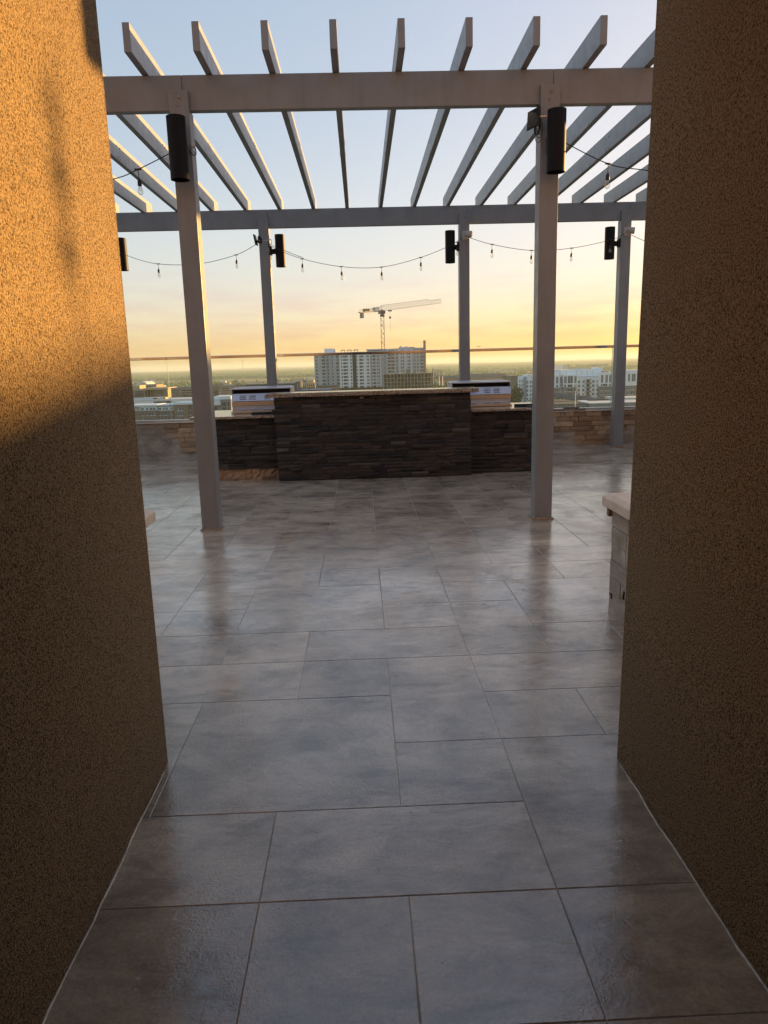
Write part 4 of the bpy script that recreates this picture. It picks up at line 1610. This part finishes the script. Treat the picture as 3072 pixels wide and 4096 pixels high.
windows(bf, c1([(300 + q * 42, 322 + q * 42) for q in range(7)]), D, y1(545), 580, 3.2, 3, 1.9)
dm = thing('dome_hangar', 'white domed hangar at the edge of the field, far left', 'hangar')
D = 1500.0
xa, xb = at(s1(140, 0)[0], 1530, D).x, at(s1(425, 0)[0], 1530, D).x
zt_ = at(s1(280, 0)[0], y1(420), D).z
zb_ = at(s1(280, 0)[0], y1(500), D).z
prof = [(xa + (xb - xa) * (0.5 - .5 * math.cos(math.pi * q / 14)), zb_ + (zt_ - zb_) * math.sin(math.pi * q / 14)) for q in range(15)]
g = Geo().prism(prof + [(xb, GZ), (xa, GZ)], 'y', D, D + 60)
g.obj('shell', 'roof_white', dm)
Geo().box(xa + (xb - xa) * .5, xa + (xb - xa) * .95, D - 1.0, D - .1, GZ, zb_ + (zt_ - zb_) * .45).obj('door', 'cream', dm)

# ---- centre left: dark shed, tan building
s3 = lambda a, b: (1100 + a / 9.76, 1100 + b / 9.76)
y3 = lambda y: 1440 + y / 9.76
dk = thing('dark_shed', 'long charcoal shed behind the left grill with two sunlit fins', 'building')
D = 700.0
wall_block(dk, s2(830, 0)[0], s3(820, 0)[0], y3(945), D, 40, 'charcoal_far', roof='roof_mid')
wall_block(dk, *s3(800, 955), y3(862), D - 4, 40, 'charcoal_far')
for a, b, y in ((862, 894, 915), (950, 1012, 850)):
    wall_block(dk, *s3(a, b), y3(y), D - 7, 3.5, 'cream', at(1190, y3(1150), D).z, 'fin')
for q in range(8):
    wall_block(dk, s2(890 + q * 130, 0)[0], s2(896 + q * 130, 0)[0], y3(965), D - .2, .4, 'roof_mid', GZ, 'rib')
tn = thing('office_block', 'tan office block with a row of windows left of the pale tower', 'building')
D = 820.0
wall_block(tn, *s3(1030, 1560), y3(890), D, 30, 'cream')
wall_block(tn, *s3(1230, 1510), y3(785), D + 8, 20, 'cream')
wall_block(tn, *s3(1080, 1235), y3(785), D + 10, 20, 'roof_mid')
windows(tn, [s3(1080 + q * 82, 1122 + q * 82) for q in range(6)], D, y3(950), 1230, 4.2, 3, 2.4)

# ---- right of centre
s6 = lambda a, b: (1720 + a / 11.85, 1720 + b / 11.85)
y6 = lambda y: 1430 + y / 11.85
st = thing('arena_building', 'long low building with dark roof right of the concrete frame', 'building')
D = 780.0
wall_block(st, *s6(600, 1900), y6(1005), D, 40, 'tan_far')
X0, X1 = at(s6(450, 0)[0], 1510, D).x, at(s6(2000, 0)[0], 1510, D).x
za, zc = at(s6(900, 0)[0], y6(1008), D).z, at(s6(900, 0)[0], y6(850), D + 25).z
g = Geo()
g.prism([(D - 1.5, za), (D + 45, za), (D + 26, zc), (D + 22, zc)], 'x', X0, X1)
g.obj('roof', 'roof_dark', st)
windows(st, [s6(655 + q * 80, 690 + q * 80) for q in range(14)], D, y6(1088), 1790, 5.0, 2, 2.6)
for x in (585, 425):
    p = at(s6(x, 0)[0], y6(890), D - 30)
    Geo().tube([(p.x, D - 30, GZ), (p.x, D - 30, p.z)], [.9, .5], 6).obj('light_pole', 'tank_paint', st)
hr = thing('dark_roof_hall', 'hall with long dark hipped roof behind the right grill', 'building')
s7 = lambda a, b: (1870 + a / 5.925, 1870 + b / 5.925)
y7 = lambda y: 1440 + y / 5.925
D = 1000.0
X0, X1 = at(s7(40, 0)[0], 1500, D).x, at(s7(1050, 0)[0], 1500, D).x
za, zc = at(s7(500, 0)[0], y7(412), D).z, at(s7(500, 0)[0], y7(322), D + 30).z
g = Geo()
ins = (X1 - X0) * .12
g.v = [(X0, D, za), (X1, D, za), (X1, D + 70, za), (X0, D + 70, za), (X0 + ins, D + 30, zc), (X1 - ins, D + 30, zc), (X1 - ins, D + 40, zc), (X0 + ins, D + 40, zc)]
g.f = [(0, 1, 5, 4), (1, 2, 6, 5), (2, 3, 7, 6), (3, 0, 4, 7), (4, 5, 6, 7), (3, 2, 1, 0)]
g.mi = [0] * 6
g.obj('roof', 'roof_dark', hr)
Geo().box(X0 + 3, X1 - 3, D + 2, D + 66, GZ, za).obj('wall', 'tan_far', hr)
for q in range(16):
    x = X0 + 8 + (X1 - X0 - 16) * q / 15
    Geo().box(x - 1.5, x + 1.5, D + 1.6, D + 2.1, GZ + 2, za - 3).obj('window', 'window_dark', hr)

# ---- white apartments on the right
s8 = lambda a, b: (2190 + a / 4.484, 2190 + b / 4.484)
y8 = lambda y: 1430 + y / 4.484
c8 = lambda l: [s8(a, b) for a, b in l]
D = 520.0
wa = thing('white_apartments', 'white and grey mid-rise apartments beyond the right bays', 'building')
wall_block(wa, *s7(1025, 1205), y7(372), D - 4, 30, 'apartment_brown')
wall_block(wa, *s7(1200, 1320), y7(392), D - 6, 16, 'apartment_white')
wall_block(wa, *s7(1318, 1420), y7(398), D - 2, 16, 'tower_grey')
wall_block(wa, *s7(1415, 1700), y7(348), D - 4, 16, 'apartment_white')
c7 = lambda l: [s7(a, b) for a, b in l]
windows(wa, c7([(1228, 1254), (1282, 1306)]), D - 6, y7(470), 2080, 2.95, 6, 1.8, frame='white_trim')
windows(wa, c7([(1405, 1440), (1480, 1510), (1528, 1552)]), D - 4, y7(490), 2120, 2.95, 6, 1.9, frame='white_trim')
wall_block(wa, *s8(60, 220), y8(222), D, 18, 'apartment_white')
wall_block(wa, *s8(220, 545), y8(222), D + 3, 18, 'apartment_white')
wall_block(wa, *s8(120, 220), y8(318), D - 3, 18, 'apartment_white', at(2220, y8(540), D).z)
wall_block(wa, *s8(285, 545), y8(312), D - 3, 18, 'apartment_white', at(2280, y8(530), D).z)
wall_block(wa, *s8(60, 272), y8(540), D - 2.6, 18, 'apartment_grey')
wall_block(wa, *s8(268, 532), y8(528), D - 2.6, 18, 'apartment_grey')
wall_block(wa, *s8(545, 940), y8(212), D + 6, 18, 'apartment_white')
wall_block(wa, *s8(540, 935), y8(342), D + 1, 12, 'apartment_white')
wall_block(wa, *s8(900, 995), y8(178), D + 5, 14, 'apartment_white', at(2400, y8(290), D).z, 'lift_tower')
wall_block(wa, *s8(935, 1260), y8(262), D - 3, 20, 'apartment_white', at(2420, y8(515), D).z)
wall_block(wa, *s8(930, 1260), y8(515), D - 2.6, 20, 'apartment_grey')
wall_block(wa, *s8(1260, 1420), y8(330), D + 2, 16, 'apartment_brown')
wall_block(wa, *s8(1392, 1800), y8(225), D - 4, 20, 'apartment_white', at(2520, y8(500), D).z)
wall_block(wa, *s8(1380, 1800), y8(500), D - 3.6, 20, 'apartment_grey')
for x in (222, 332, 520, 616, 716, 812):
    wall_block(wa, *s8(x, x + 5), y8(228), D + (2.8 if x < 545 else 5.8), .4, 'tower_grey', at(2300, y8(330), D).z, 'panel_joint')
wall_block(wa, *s8(552, 930), y8(338), D + .6, .6, 'tower_grey', at(2350, y8(346), D).z, 'panel_joint')
windows(wa, c8([(160, 192), (230, 262), (304, 342), (486, 520)]), D - 3, y8(340), 2260, 5.9, 1, 4.7, frame='white_trim')
windows(wa, c8([(368, 455)]), D - 3, y8(330), 2280, 5.9, 1, 5.0, 'window_pale', frame='white_trim')
windows(wa, c8([(155, 188), (224, 258), (300, 335), (365, 445), (478, 514)]), D - 3, y8(488), 2260, 3.05, 1, 1.7, frame='white_trim')
windows(wa, c8([(150, 184), (220, 252), (296, 330), (360, 440), (474, 508)]), D - 2.6, y8(566), 2260, 3.05, 4, 1.75, frame='white_trim')
windows(wa, c8([(550, 584), (630, 664), (806, 842), (884, 920)]), D + 1, y8(410), 2350, 2.98, 6, 1.65, frame='white_trim')
# stack of balconies in the middle bay
zb0 = at(2352, y8(390), D).z
X0, X1 = at(s8(692, 0)[0], 1520, D).x, at(s8(782, 0)[0], 1520, D).x
for r in range(6):
    z = zb0 - r * 2.98
    block('balcony_slab', 'apartment_grey', X0 - .4, X1 + .4, D - .6, D + 1.0, z - .35, z, wa)
    block('balcony_door', 'window_dark', X0 + .8, X1 - .8, D + .8, D + 1.05, z - 2.6, z - .36, wa)
    block('balcony_rail', 'apartment_grey', X0, X1, D - .5, D - .4, z - 2.9, z - 1.9, wa)
windows(wa, c8([(964, 1000), (1044, 1080), (1112, 1150)]), D - 3, y8(312), 2430, 5.9, 1, 5.3, frame='white_trim')
windows(wa, c8([(958, 992), (1000, 1072), (1106, 1140)]), D - 3, y8(472), 2420, 3.05, 1, 1.6, frame='white_trim')
windows(wa, c8([(954, 986), (1036, 1070), (1100, 1130), (1160, 1200)]), D - 2.6, y8(548), 2420, 2.98, 4, 1.6, frame='white_trim')
windows(wa, c8([(1450, 1482), (1516, 1580)]), D - 4, y8(295), 2530, 5.9, 1, 5.0, frame='white_trim')
windows(wa, c8([(1440, 1474), (1506, 1570)]), D - 3.6, y8(458), 2530, 3.0, 5, 1.6, frame='white_trim')
wall_block(wa, *s8(505, 690), y8(192), D + 10, 8, 'roof_white', at(2300, y8(215), D).z, 'roof_screen')
wall_block(wa, *s8(1005, 1100), y8(248), D, 8, 'brick_far', at(2420, y8(268), D).z, 'roof_screen')

# ---- vaulted warehouses and low roofs in front of them
def vault(label, x0, x1, ytop, yeave, D, depth, side):
    t = thing('vaulted_hall', label, 'warehouse')
    X0, X1 = at(x0, ytop, D).x, at(x1, ytop, D).x
    zt, ze = at((x0 + x1) / 2, ytop, D).z, at((x0 + x1) / 2, yeave, D).z
    prof = [(X0 + (X1 - X0) * q / 12, ze + (zt - ze) * math.sin(math.pi * q / 12)) for q in range(13)]
    Geo().prism([(X0 + .1, GZ), (X1 - .1, GZ), (X1 - .1, ze)] + [(p, z - .3) for p, z in prof[-2:0:-1]] + [(X0 + .1, ze)], 'y', D, D + depth).obj('gable_wall', 'tan_far', t)
    g = Geo()
    for a, b in zip(prof[:-1], prof[1:]):
        g.quad((a[0], D - .5, a[1]), (b[0], D - .5, b[1]), (b[0], D + depth, b[1]), (a[0], D + depth, a[1]))
    g.obj('roof', 'roof_dark', t)
    Geo().box(X0 + (X1 - X0) * .1, X0 + (X1 - X0) * .9, D - .3, D + .02, ze - 9, ze - 1).obj('shutter', 'apartment_grey', t)
    return t


vault('leftmost dark vaulted warehouse roof before the white apartments', s8(345, 0)[0], s8(600, 0)[0], y8(682), y8(745), 470, 40, 0)
vault('middle dark vaulted warehouse roof before the white apartments', s8(480, 0)[0], s8(880, 0)[0], y8(690), y8(765), 450, 34, 0)
vault('nearest vaulted warehouse with pale gable before the white apartments', s8(760, 0)[0], s8(1240, 0)[0], y8(738), y8(810), 420, 30, 0)
lb = thing('low_building', 'long low flat-roofed building with pale edge under the right railing', 'building')
D = 385.0
wall_block(lb, *s8(-200, 800), y8(852), D, 24, 'roof_mid', roof='roof_dark')
wall_block(lb, *s8(-200, 450), y8(800), D + 26, 20, 'white_trim', roof='roof_dark')
wall_block(lb, *s8(625, 770), y8(785), D + 26, 10, 'white_trim')
wall_block(lb, *s8(1240, 1800), y8(735), D + 24, 20, 'white_trim', roof='roof_white')
wall_block(lb, *s8(780, 1800), y8(820), D - 5, 20, 'roof_mid', roof='roof_white')
windows(lb, c8([(130 + q * 70, 165 + q * 70) for q in range(9)]), D, y8(885), 2300, 4, 2, 2.2)
lp = thing('street_lamp', 'tall white street lamp standing before the white apartments', 'street lamp')
p = at(s8(500, 0)[0], y8(640), 360)
pb = at(s8(490, 0)[0], y8(900), 360)
g = Geo().tube([(pb.x, 360, GZ), (p.x, 360, p.z), (p.x + .8, 360, p.z + 3.5)], [.28, .2, .16], 6)
g.obj('pole', 'tank_paint', lp)
Geo().box(p.x - .6, p.x + 1.4, 359.4, 360.6, p.z + 3.4, p.z + 4.2).obj('lamp_head', 'roof_white', lp)

# ---- far landmarks
fb = thing('distant_block', 'pale slab block on the horizon above the white apartments', 'building')
D = 2500.0
wall_block(fb, *s8(155, 270), y8(140), D, 30, 'tower_white')
wall_block(fb, *s8(270, 375), y8(134), D + 4, 30, 'tower_pale')
wall_block(fb, *s8(375, 402), y8(122), D, 30, 'apartment_grey')
fb = thing('distant_block', 'very long low grey building on the right horizon', 'building')
D = 3000.0
wall_block(fb, *s8(640, 860), y8(128), D, 60, 'roof_mid')
wall_block(fb, *s8(870, 1090), y8(116), D + 30, 60, 'roof_mid')
for lbl, sx, sy, D, sc in (('tiny water tower on the skyline right of the pale tower', s6(848, 0)[0], y6(455), 4200, 1.0), ('tiny water tower on the skyline behind the right grill', s7(490, 0)[0], y7(128), 4200, 1.0)):
    t = thing('water_tower', lbl, 'water tower')
    p = at(sx, sy, D)
    Geo().lathe([(.3, p.z), (6, p.z - 1.5), (8, p.z - 5), (6, p.z - 9), (1.8, p.z - 12)], p.x, D, 12).obj('tank', 'charcoal_far', t, smooth=True)
    Geo().tube([(p.x, D, GZ), (p.x, D, p.z - 11)], 1.8, 8).obj('stem', 'tank_paint', t)
pl_ = thing('aeroplane', 'tiny aeroplane in the yellow sky right of the far middle post', 'aeroplane')
p = at(1916, 1386, 1500)
g = Geo()
g.tube([p + Vector((-3.2, 0, -.8)), p + Vector((-1.5, 0, -.4)), p + Vector((3.0, 0, .7)), p + Vector((3.8, 0, .9))], [.2, .7, .6, .1], 8)
g.obj('fuselage', 'charcoal_far', pl_)
Geo().prism([(p.x - 1.2, p.y - 6), (p.x + .6, p.y - .5), (p.x + .6, p.y + .5), (p.x - 1.2, p.y + 6), (p.x - 2.2, p.y + 6), (p.x - 1.0, p.y), (p.x - 2.2, p.y - 6)], 'z', p.z - .15, p.z + .1).obj('wing', 'charcoal_far', pl_)
Geo().prism([(p.x - 3.3, p.z - .7), (p.x - 2.2, p.z - .3), (p.x - 3.0, p.z + 1.2), (p.x - 3.7, p.z + 1.2)], 'y', p.y - .1, p.y + .1).obj('tail_fin', 'charcoal_far', pl_)

# ---- field, woodland, hills
fd = struct(Geo().quad((-1250, 2280, GZ + .5), (-150, 2240, GZ + .5), (-100, 2820, GZ + .5), (-1500, 2900, GZ + .5)).obj('field', 'field_grass'))


def canopy(name, y0, y1, ny, nx, spread, h0, h1, mat, base=0.0):
    g = Geo()
    r = random.Random(5)
    idx = []
    for j in range(ny + 1):
        D = y0 * (y1 / y0) ** (j / ny)
        row = []
        for i in range(nx + 1):
            x = (-spread + 2 * spread * i / nx) * D + r.uniform(-.4, .4) * D * 2 * spread / nx
            yy = D * (1 + r.uniform(-.3, .3) * (math.log(y1 / y0) / ny))
            e = (j in (0,))
            clump = .5 + .5 * math.sin(x * .011 + 1.7 * math.sin(yy * .004)) * math.cos(yy * .008 + x * .003)
            z = GZ + (0 if e else h0 + (h1 - h0) * (0.55 * r.random() + .45 * clump)) + base * (D - y0) / (y1 - y0)
            row.append(len(g.v))
            g.v.append((x, yy, z))
        idx.append(row)
    for j in range(ny):
        for i in range(nx):
            g.f.append((idx[j][i], idx[j][i + 1], idx[j + 1][i + 1], idx[j + 1][i]))
    g.mi = [0] * len(g.f)
    o = g.obj(name, mat)
    o['kind'] = 'stuff'
    return o


canopy('woodland', 2950, 9500, 170, 420, 0.42, 4, 15, 'woodland', 6)
g = Geo()
r = random.Random(21)
n = 160
for layer, (D, hh) in enumerate(((10500, 10), (13500, 26))):
    prev = None
    for i in range(n + 1):
        x = (-0.6 + 1.2 * i / n) * D
        z = GZ + hh + hh * .5 * math.sin(i * .09 + layer) + hh * .25 * math.sin(i * .31 + 2 * layer) + r.uniform(-1.5, 1.5)
        cur = [(x, D - 900, GZ), (x, D, z), (x, D + 1500, GZ - 1)]
        if prev:
            g.quad(prev[0], cur[0], cur[1], prev[1])
            g.quad(prev[1], cur[1], cur[2], prev[2])
        prev = cur
struct(g.obj('hills', 'hill', smooth=True))

# scattered far trees between the streets, too many and too small to tell apart
ICO = []
_bm = bmesh.new()
bmesh.ops.create_icosphere(_bm, subdivisions=1, radius=1.0)
ICOV = [v.co.copy() for v in _bm.verts]
ICOF = [tuple(v.index for v in f.verts) for f in _bm.faces]
_bm.free()
g = Geo()
r = random.Random(33)
cnt = 0
while cnt < 2600:
    D = 640 + 2400 * r.random() ** 0.8
    x = r.uniform(-.40, .42) * D
    if -1300 < x < -120 and 2250 < D < 2850:
        continue
    c = math.sin(x * .012 + D * .004) + math.sin(D * .011 - x * .006)
    if c < r.uniform(-.6, 1.0):
        continue
    R = r.uniform(3.0, 5.5)
    zc = GZ + R * r.uniform(.7, 1.1)
    n0 = len(g.v)
    for v_ in ICOV:
        s_ = r.uniform(.75, 1.25)
        g.v.append((x + v_.x * R * s_, D + v_.y * R * s_, zc + v_.z * R * .9 * s_))
    for f_ in ICOF:
        g.f.append(tuple(n0 + q for q in f_))
    cnt += 1
g.mi = [0] * len(g.f)
tr_ = g.obj('distant_trees', 'woodland')
tr_['kind'] = 'stuff'


def tree(label, sx, sy, D, R, Hc):
    """a single tree: tapered trunk, limbs and a crown of leaf-sized faces"""
    t = thing('street_tree', label, 'tree', 'street trees among the near buildings')
    p = at(sx, sy, D)
    top = p.z
    x, y = p.x, D
    r = random.Random(int(sx * 7 + sy))
    zc = top - Hc * .55
    g = Geo().tube([(x, y, GZ), (x + .2, y, (GZ + zc) / 2), (x, y, zc + Hc * .2)], [.5, .38, .15], 6)
    for q in range(5):
        a = r.uniform(0, 6.28)
        g.tube([(x, y, zc - Hc * .3), (x + math.cos(a) * R * .6, y + math.sin(a) * R * .6, zc + r.uniform(-.1, .3) * Hc)], [.2, .07], 5)
    g.obj('trunk', 'bark', t)
    g = Geo()
    for q in range(420):
        while True:
            d = Vector((r.uniform(-1, 1), r.uniform(-1, 1), r.uniform(-1, 1)))
            if .35 < d.length < 1:
                break
        lob = 1 + .28 * math.sin(3 * math.atan2(d.y, d.x) + 5 * d.z)
        c = Vector((x + d.x * R * lob, y + d.y * R * lob, zc + d.z * Hc * .5 * lob))
        s_ = r.uniform(.35, .8)
        a = Vector((r.uniform(-1, 1), r.uniform(-1, 1), r.uniform(-1, 1))).normalized() * s_
        b = a.cross(Vector((r.uniform(-1, 1), r.uniform(-1, 1), r.uniform(-1, 1)))).normalized() * s_
        g.quad(c - a - b, c + a - b * .6, c + a * .7 + b, c - a * .8 + b)
    g.obj('crown', 'foliage', t)
    return t


tree('dark tree before the tan parking block, behind the near left post', s1(1370, 0)[0], y1(775), 560, 9, 15)
tree('pale tree right of the dark one before the parking block', s1(1480, 0)[0], y1(800), 555, 6, 12)
tree('tree at the right edge of the cream office block', s1(1010, 0)[0], y1(640), 660, 5, 16)
tree('tree above the far end of the parking block', s2(730, 0)[0], 1460 + 420 / 6.38, 900, 9, 16)
tree('round tree on the roofline left of the left grill', s2(170, 0)[0], 1460 + 410 / 6.38, 1200, 11, 14)
tree('tree beside the sunlit fins left of the pale tower', s3(1090, 0)[0], y3(1050), 690, 6, 9)
tree('tree under the tan office block', s3(1250, 0)[0], y3(1060), 690, 6, 9)
tree('tree close to the left foot of the pale tower', s3(1480, 0)[0], y3(1070), 670, 5, 10)
tree('tree before the arena building, above the right grill', s6(700, 0)[0], y6(1260), 640, 8, 10)
tree('tree at the foot of the concrete frame on its right', s6(330, 0)[0], y6(1290), 600, 7, 9)
tree('tree below the brown gable of the white apartments', s7(1075, 0)[0], y7(690), 480, 4, 9)
tree('second tree below the brown gable of the white apartments', s7(1165, 0)[0], y7(620), 470, 4, 11)
tree('tree between low roofs before the white apartments', s8(250, 0)[0], y8(730), 470, 6, 9)
tree('tree at the lower right corner of the brick apartments', s1(1480, 0)[0], y1(1380), 395, 7, 9)

# small buildings far among the trees
r = random.Random(77)
for q in range(92):
    D = r.uniform(900, 3400)
    x = r.uniform(-.36, .40) * D
    if -1300 < x < -120 and 2200 < D < 2900:
        continue
    t = thing('distant_house', 'small pale flat-roofed building far off among the trees', 'house', 'distant small buildings')
    w, d, h = r.uniform(10, 45), r.uniform(10, 24), r.uniform(4, 9)
    Geo().box(x, x + w, D, D + d, GZ, GZ + h).obj('wall', r.choice(('white_trim', 'tan_far', 'cream', 'tower_pale')), t)
    Geo().box(x - .4, x + w + .4, D - .4, D + d + .4, GZ + h + .01, GZ + h + .8).obj('roof', r.choice(('roof_white', 'roof_mid', 'roof_white')), t)
# lot of parked cars behind the charcoal shed
CARB = Geo().prism([(-2.2, .3), (2.2, .3), (2.25, .8), (1.3, .95), (.7, 1.45), (-1.2, 1.45), (-1.9, .95), (-2.25, .85)], 'y', -.9, .9).mesh('car_body', 'car_paint')
for q in range(44):
    row, k_ = divmod(q, 11)
    D = 820 + row * 34
    sx = 1000 + k_ * 19 + row * 5 + r.uniform(-3, 3)
    o = bpy.data.objects.new('parked_car', CARB)
    COL.objects.link(o)
    o.location = (at(sx, 1530, D).x, D, GZ + 11)
    o.rotation_euler = (0, 0, math.radians(90) + r.uniform(-.1, .1))
    tag(o, 'tiny pale car in the lot behind the charcoal shed', 'car', 'cars parked behind the charcoal shed')
lot = thing('parking_deck', 'raised parking deck behind the charcoal shed', 'building')
Xa, Xb = at(985, 1530, 800).x, at(1230, 1530, 950).x
Geo().box(Xa, Xb, 800, 960, GZ, GZ + 10.98).obj('deck', 'asphalt', lot)
Geo().box(Xa, Xb, 799.6, 799.99, GZ + 10, GZ + 11.8).obj('deck_edge', 'concrete_far', lot)

# ------------------------------------------------------------------ haze
hz = N('haze_air')
hz.t.nodes.remove(hz.p)
pv = hz.n('VolumePrincipled')
pv.inputs['Color'].default_value = (0.84, 0.95, 1.0, 1)
pv.inputs['Density'].default_value = 0.000105
pv.inputs['Anisotropy'].default_value = 0.2
hz.l(pv.outputs[0], hz.out.inputs['Volume'])
L = 27000
g = Geo().box(-L, L, -L, L, GZ - 3, 78).obj('haze', 'haze_air')
g['kind'] = 'stuff'
for k_ in ('_zero',):
    pass
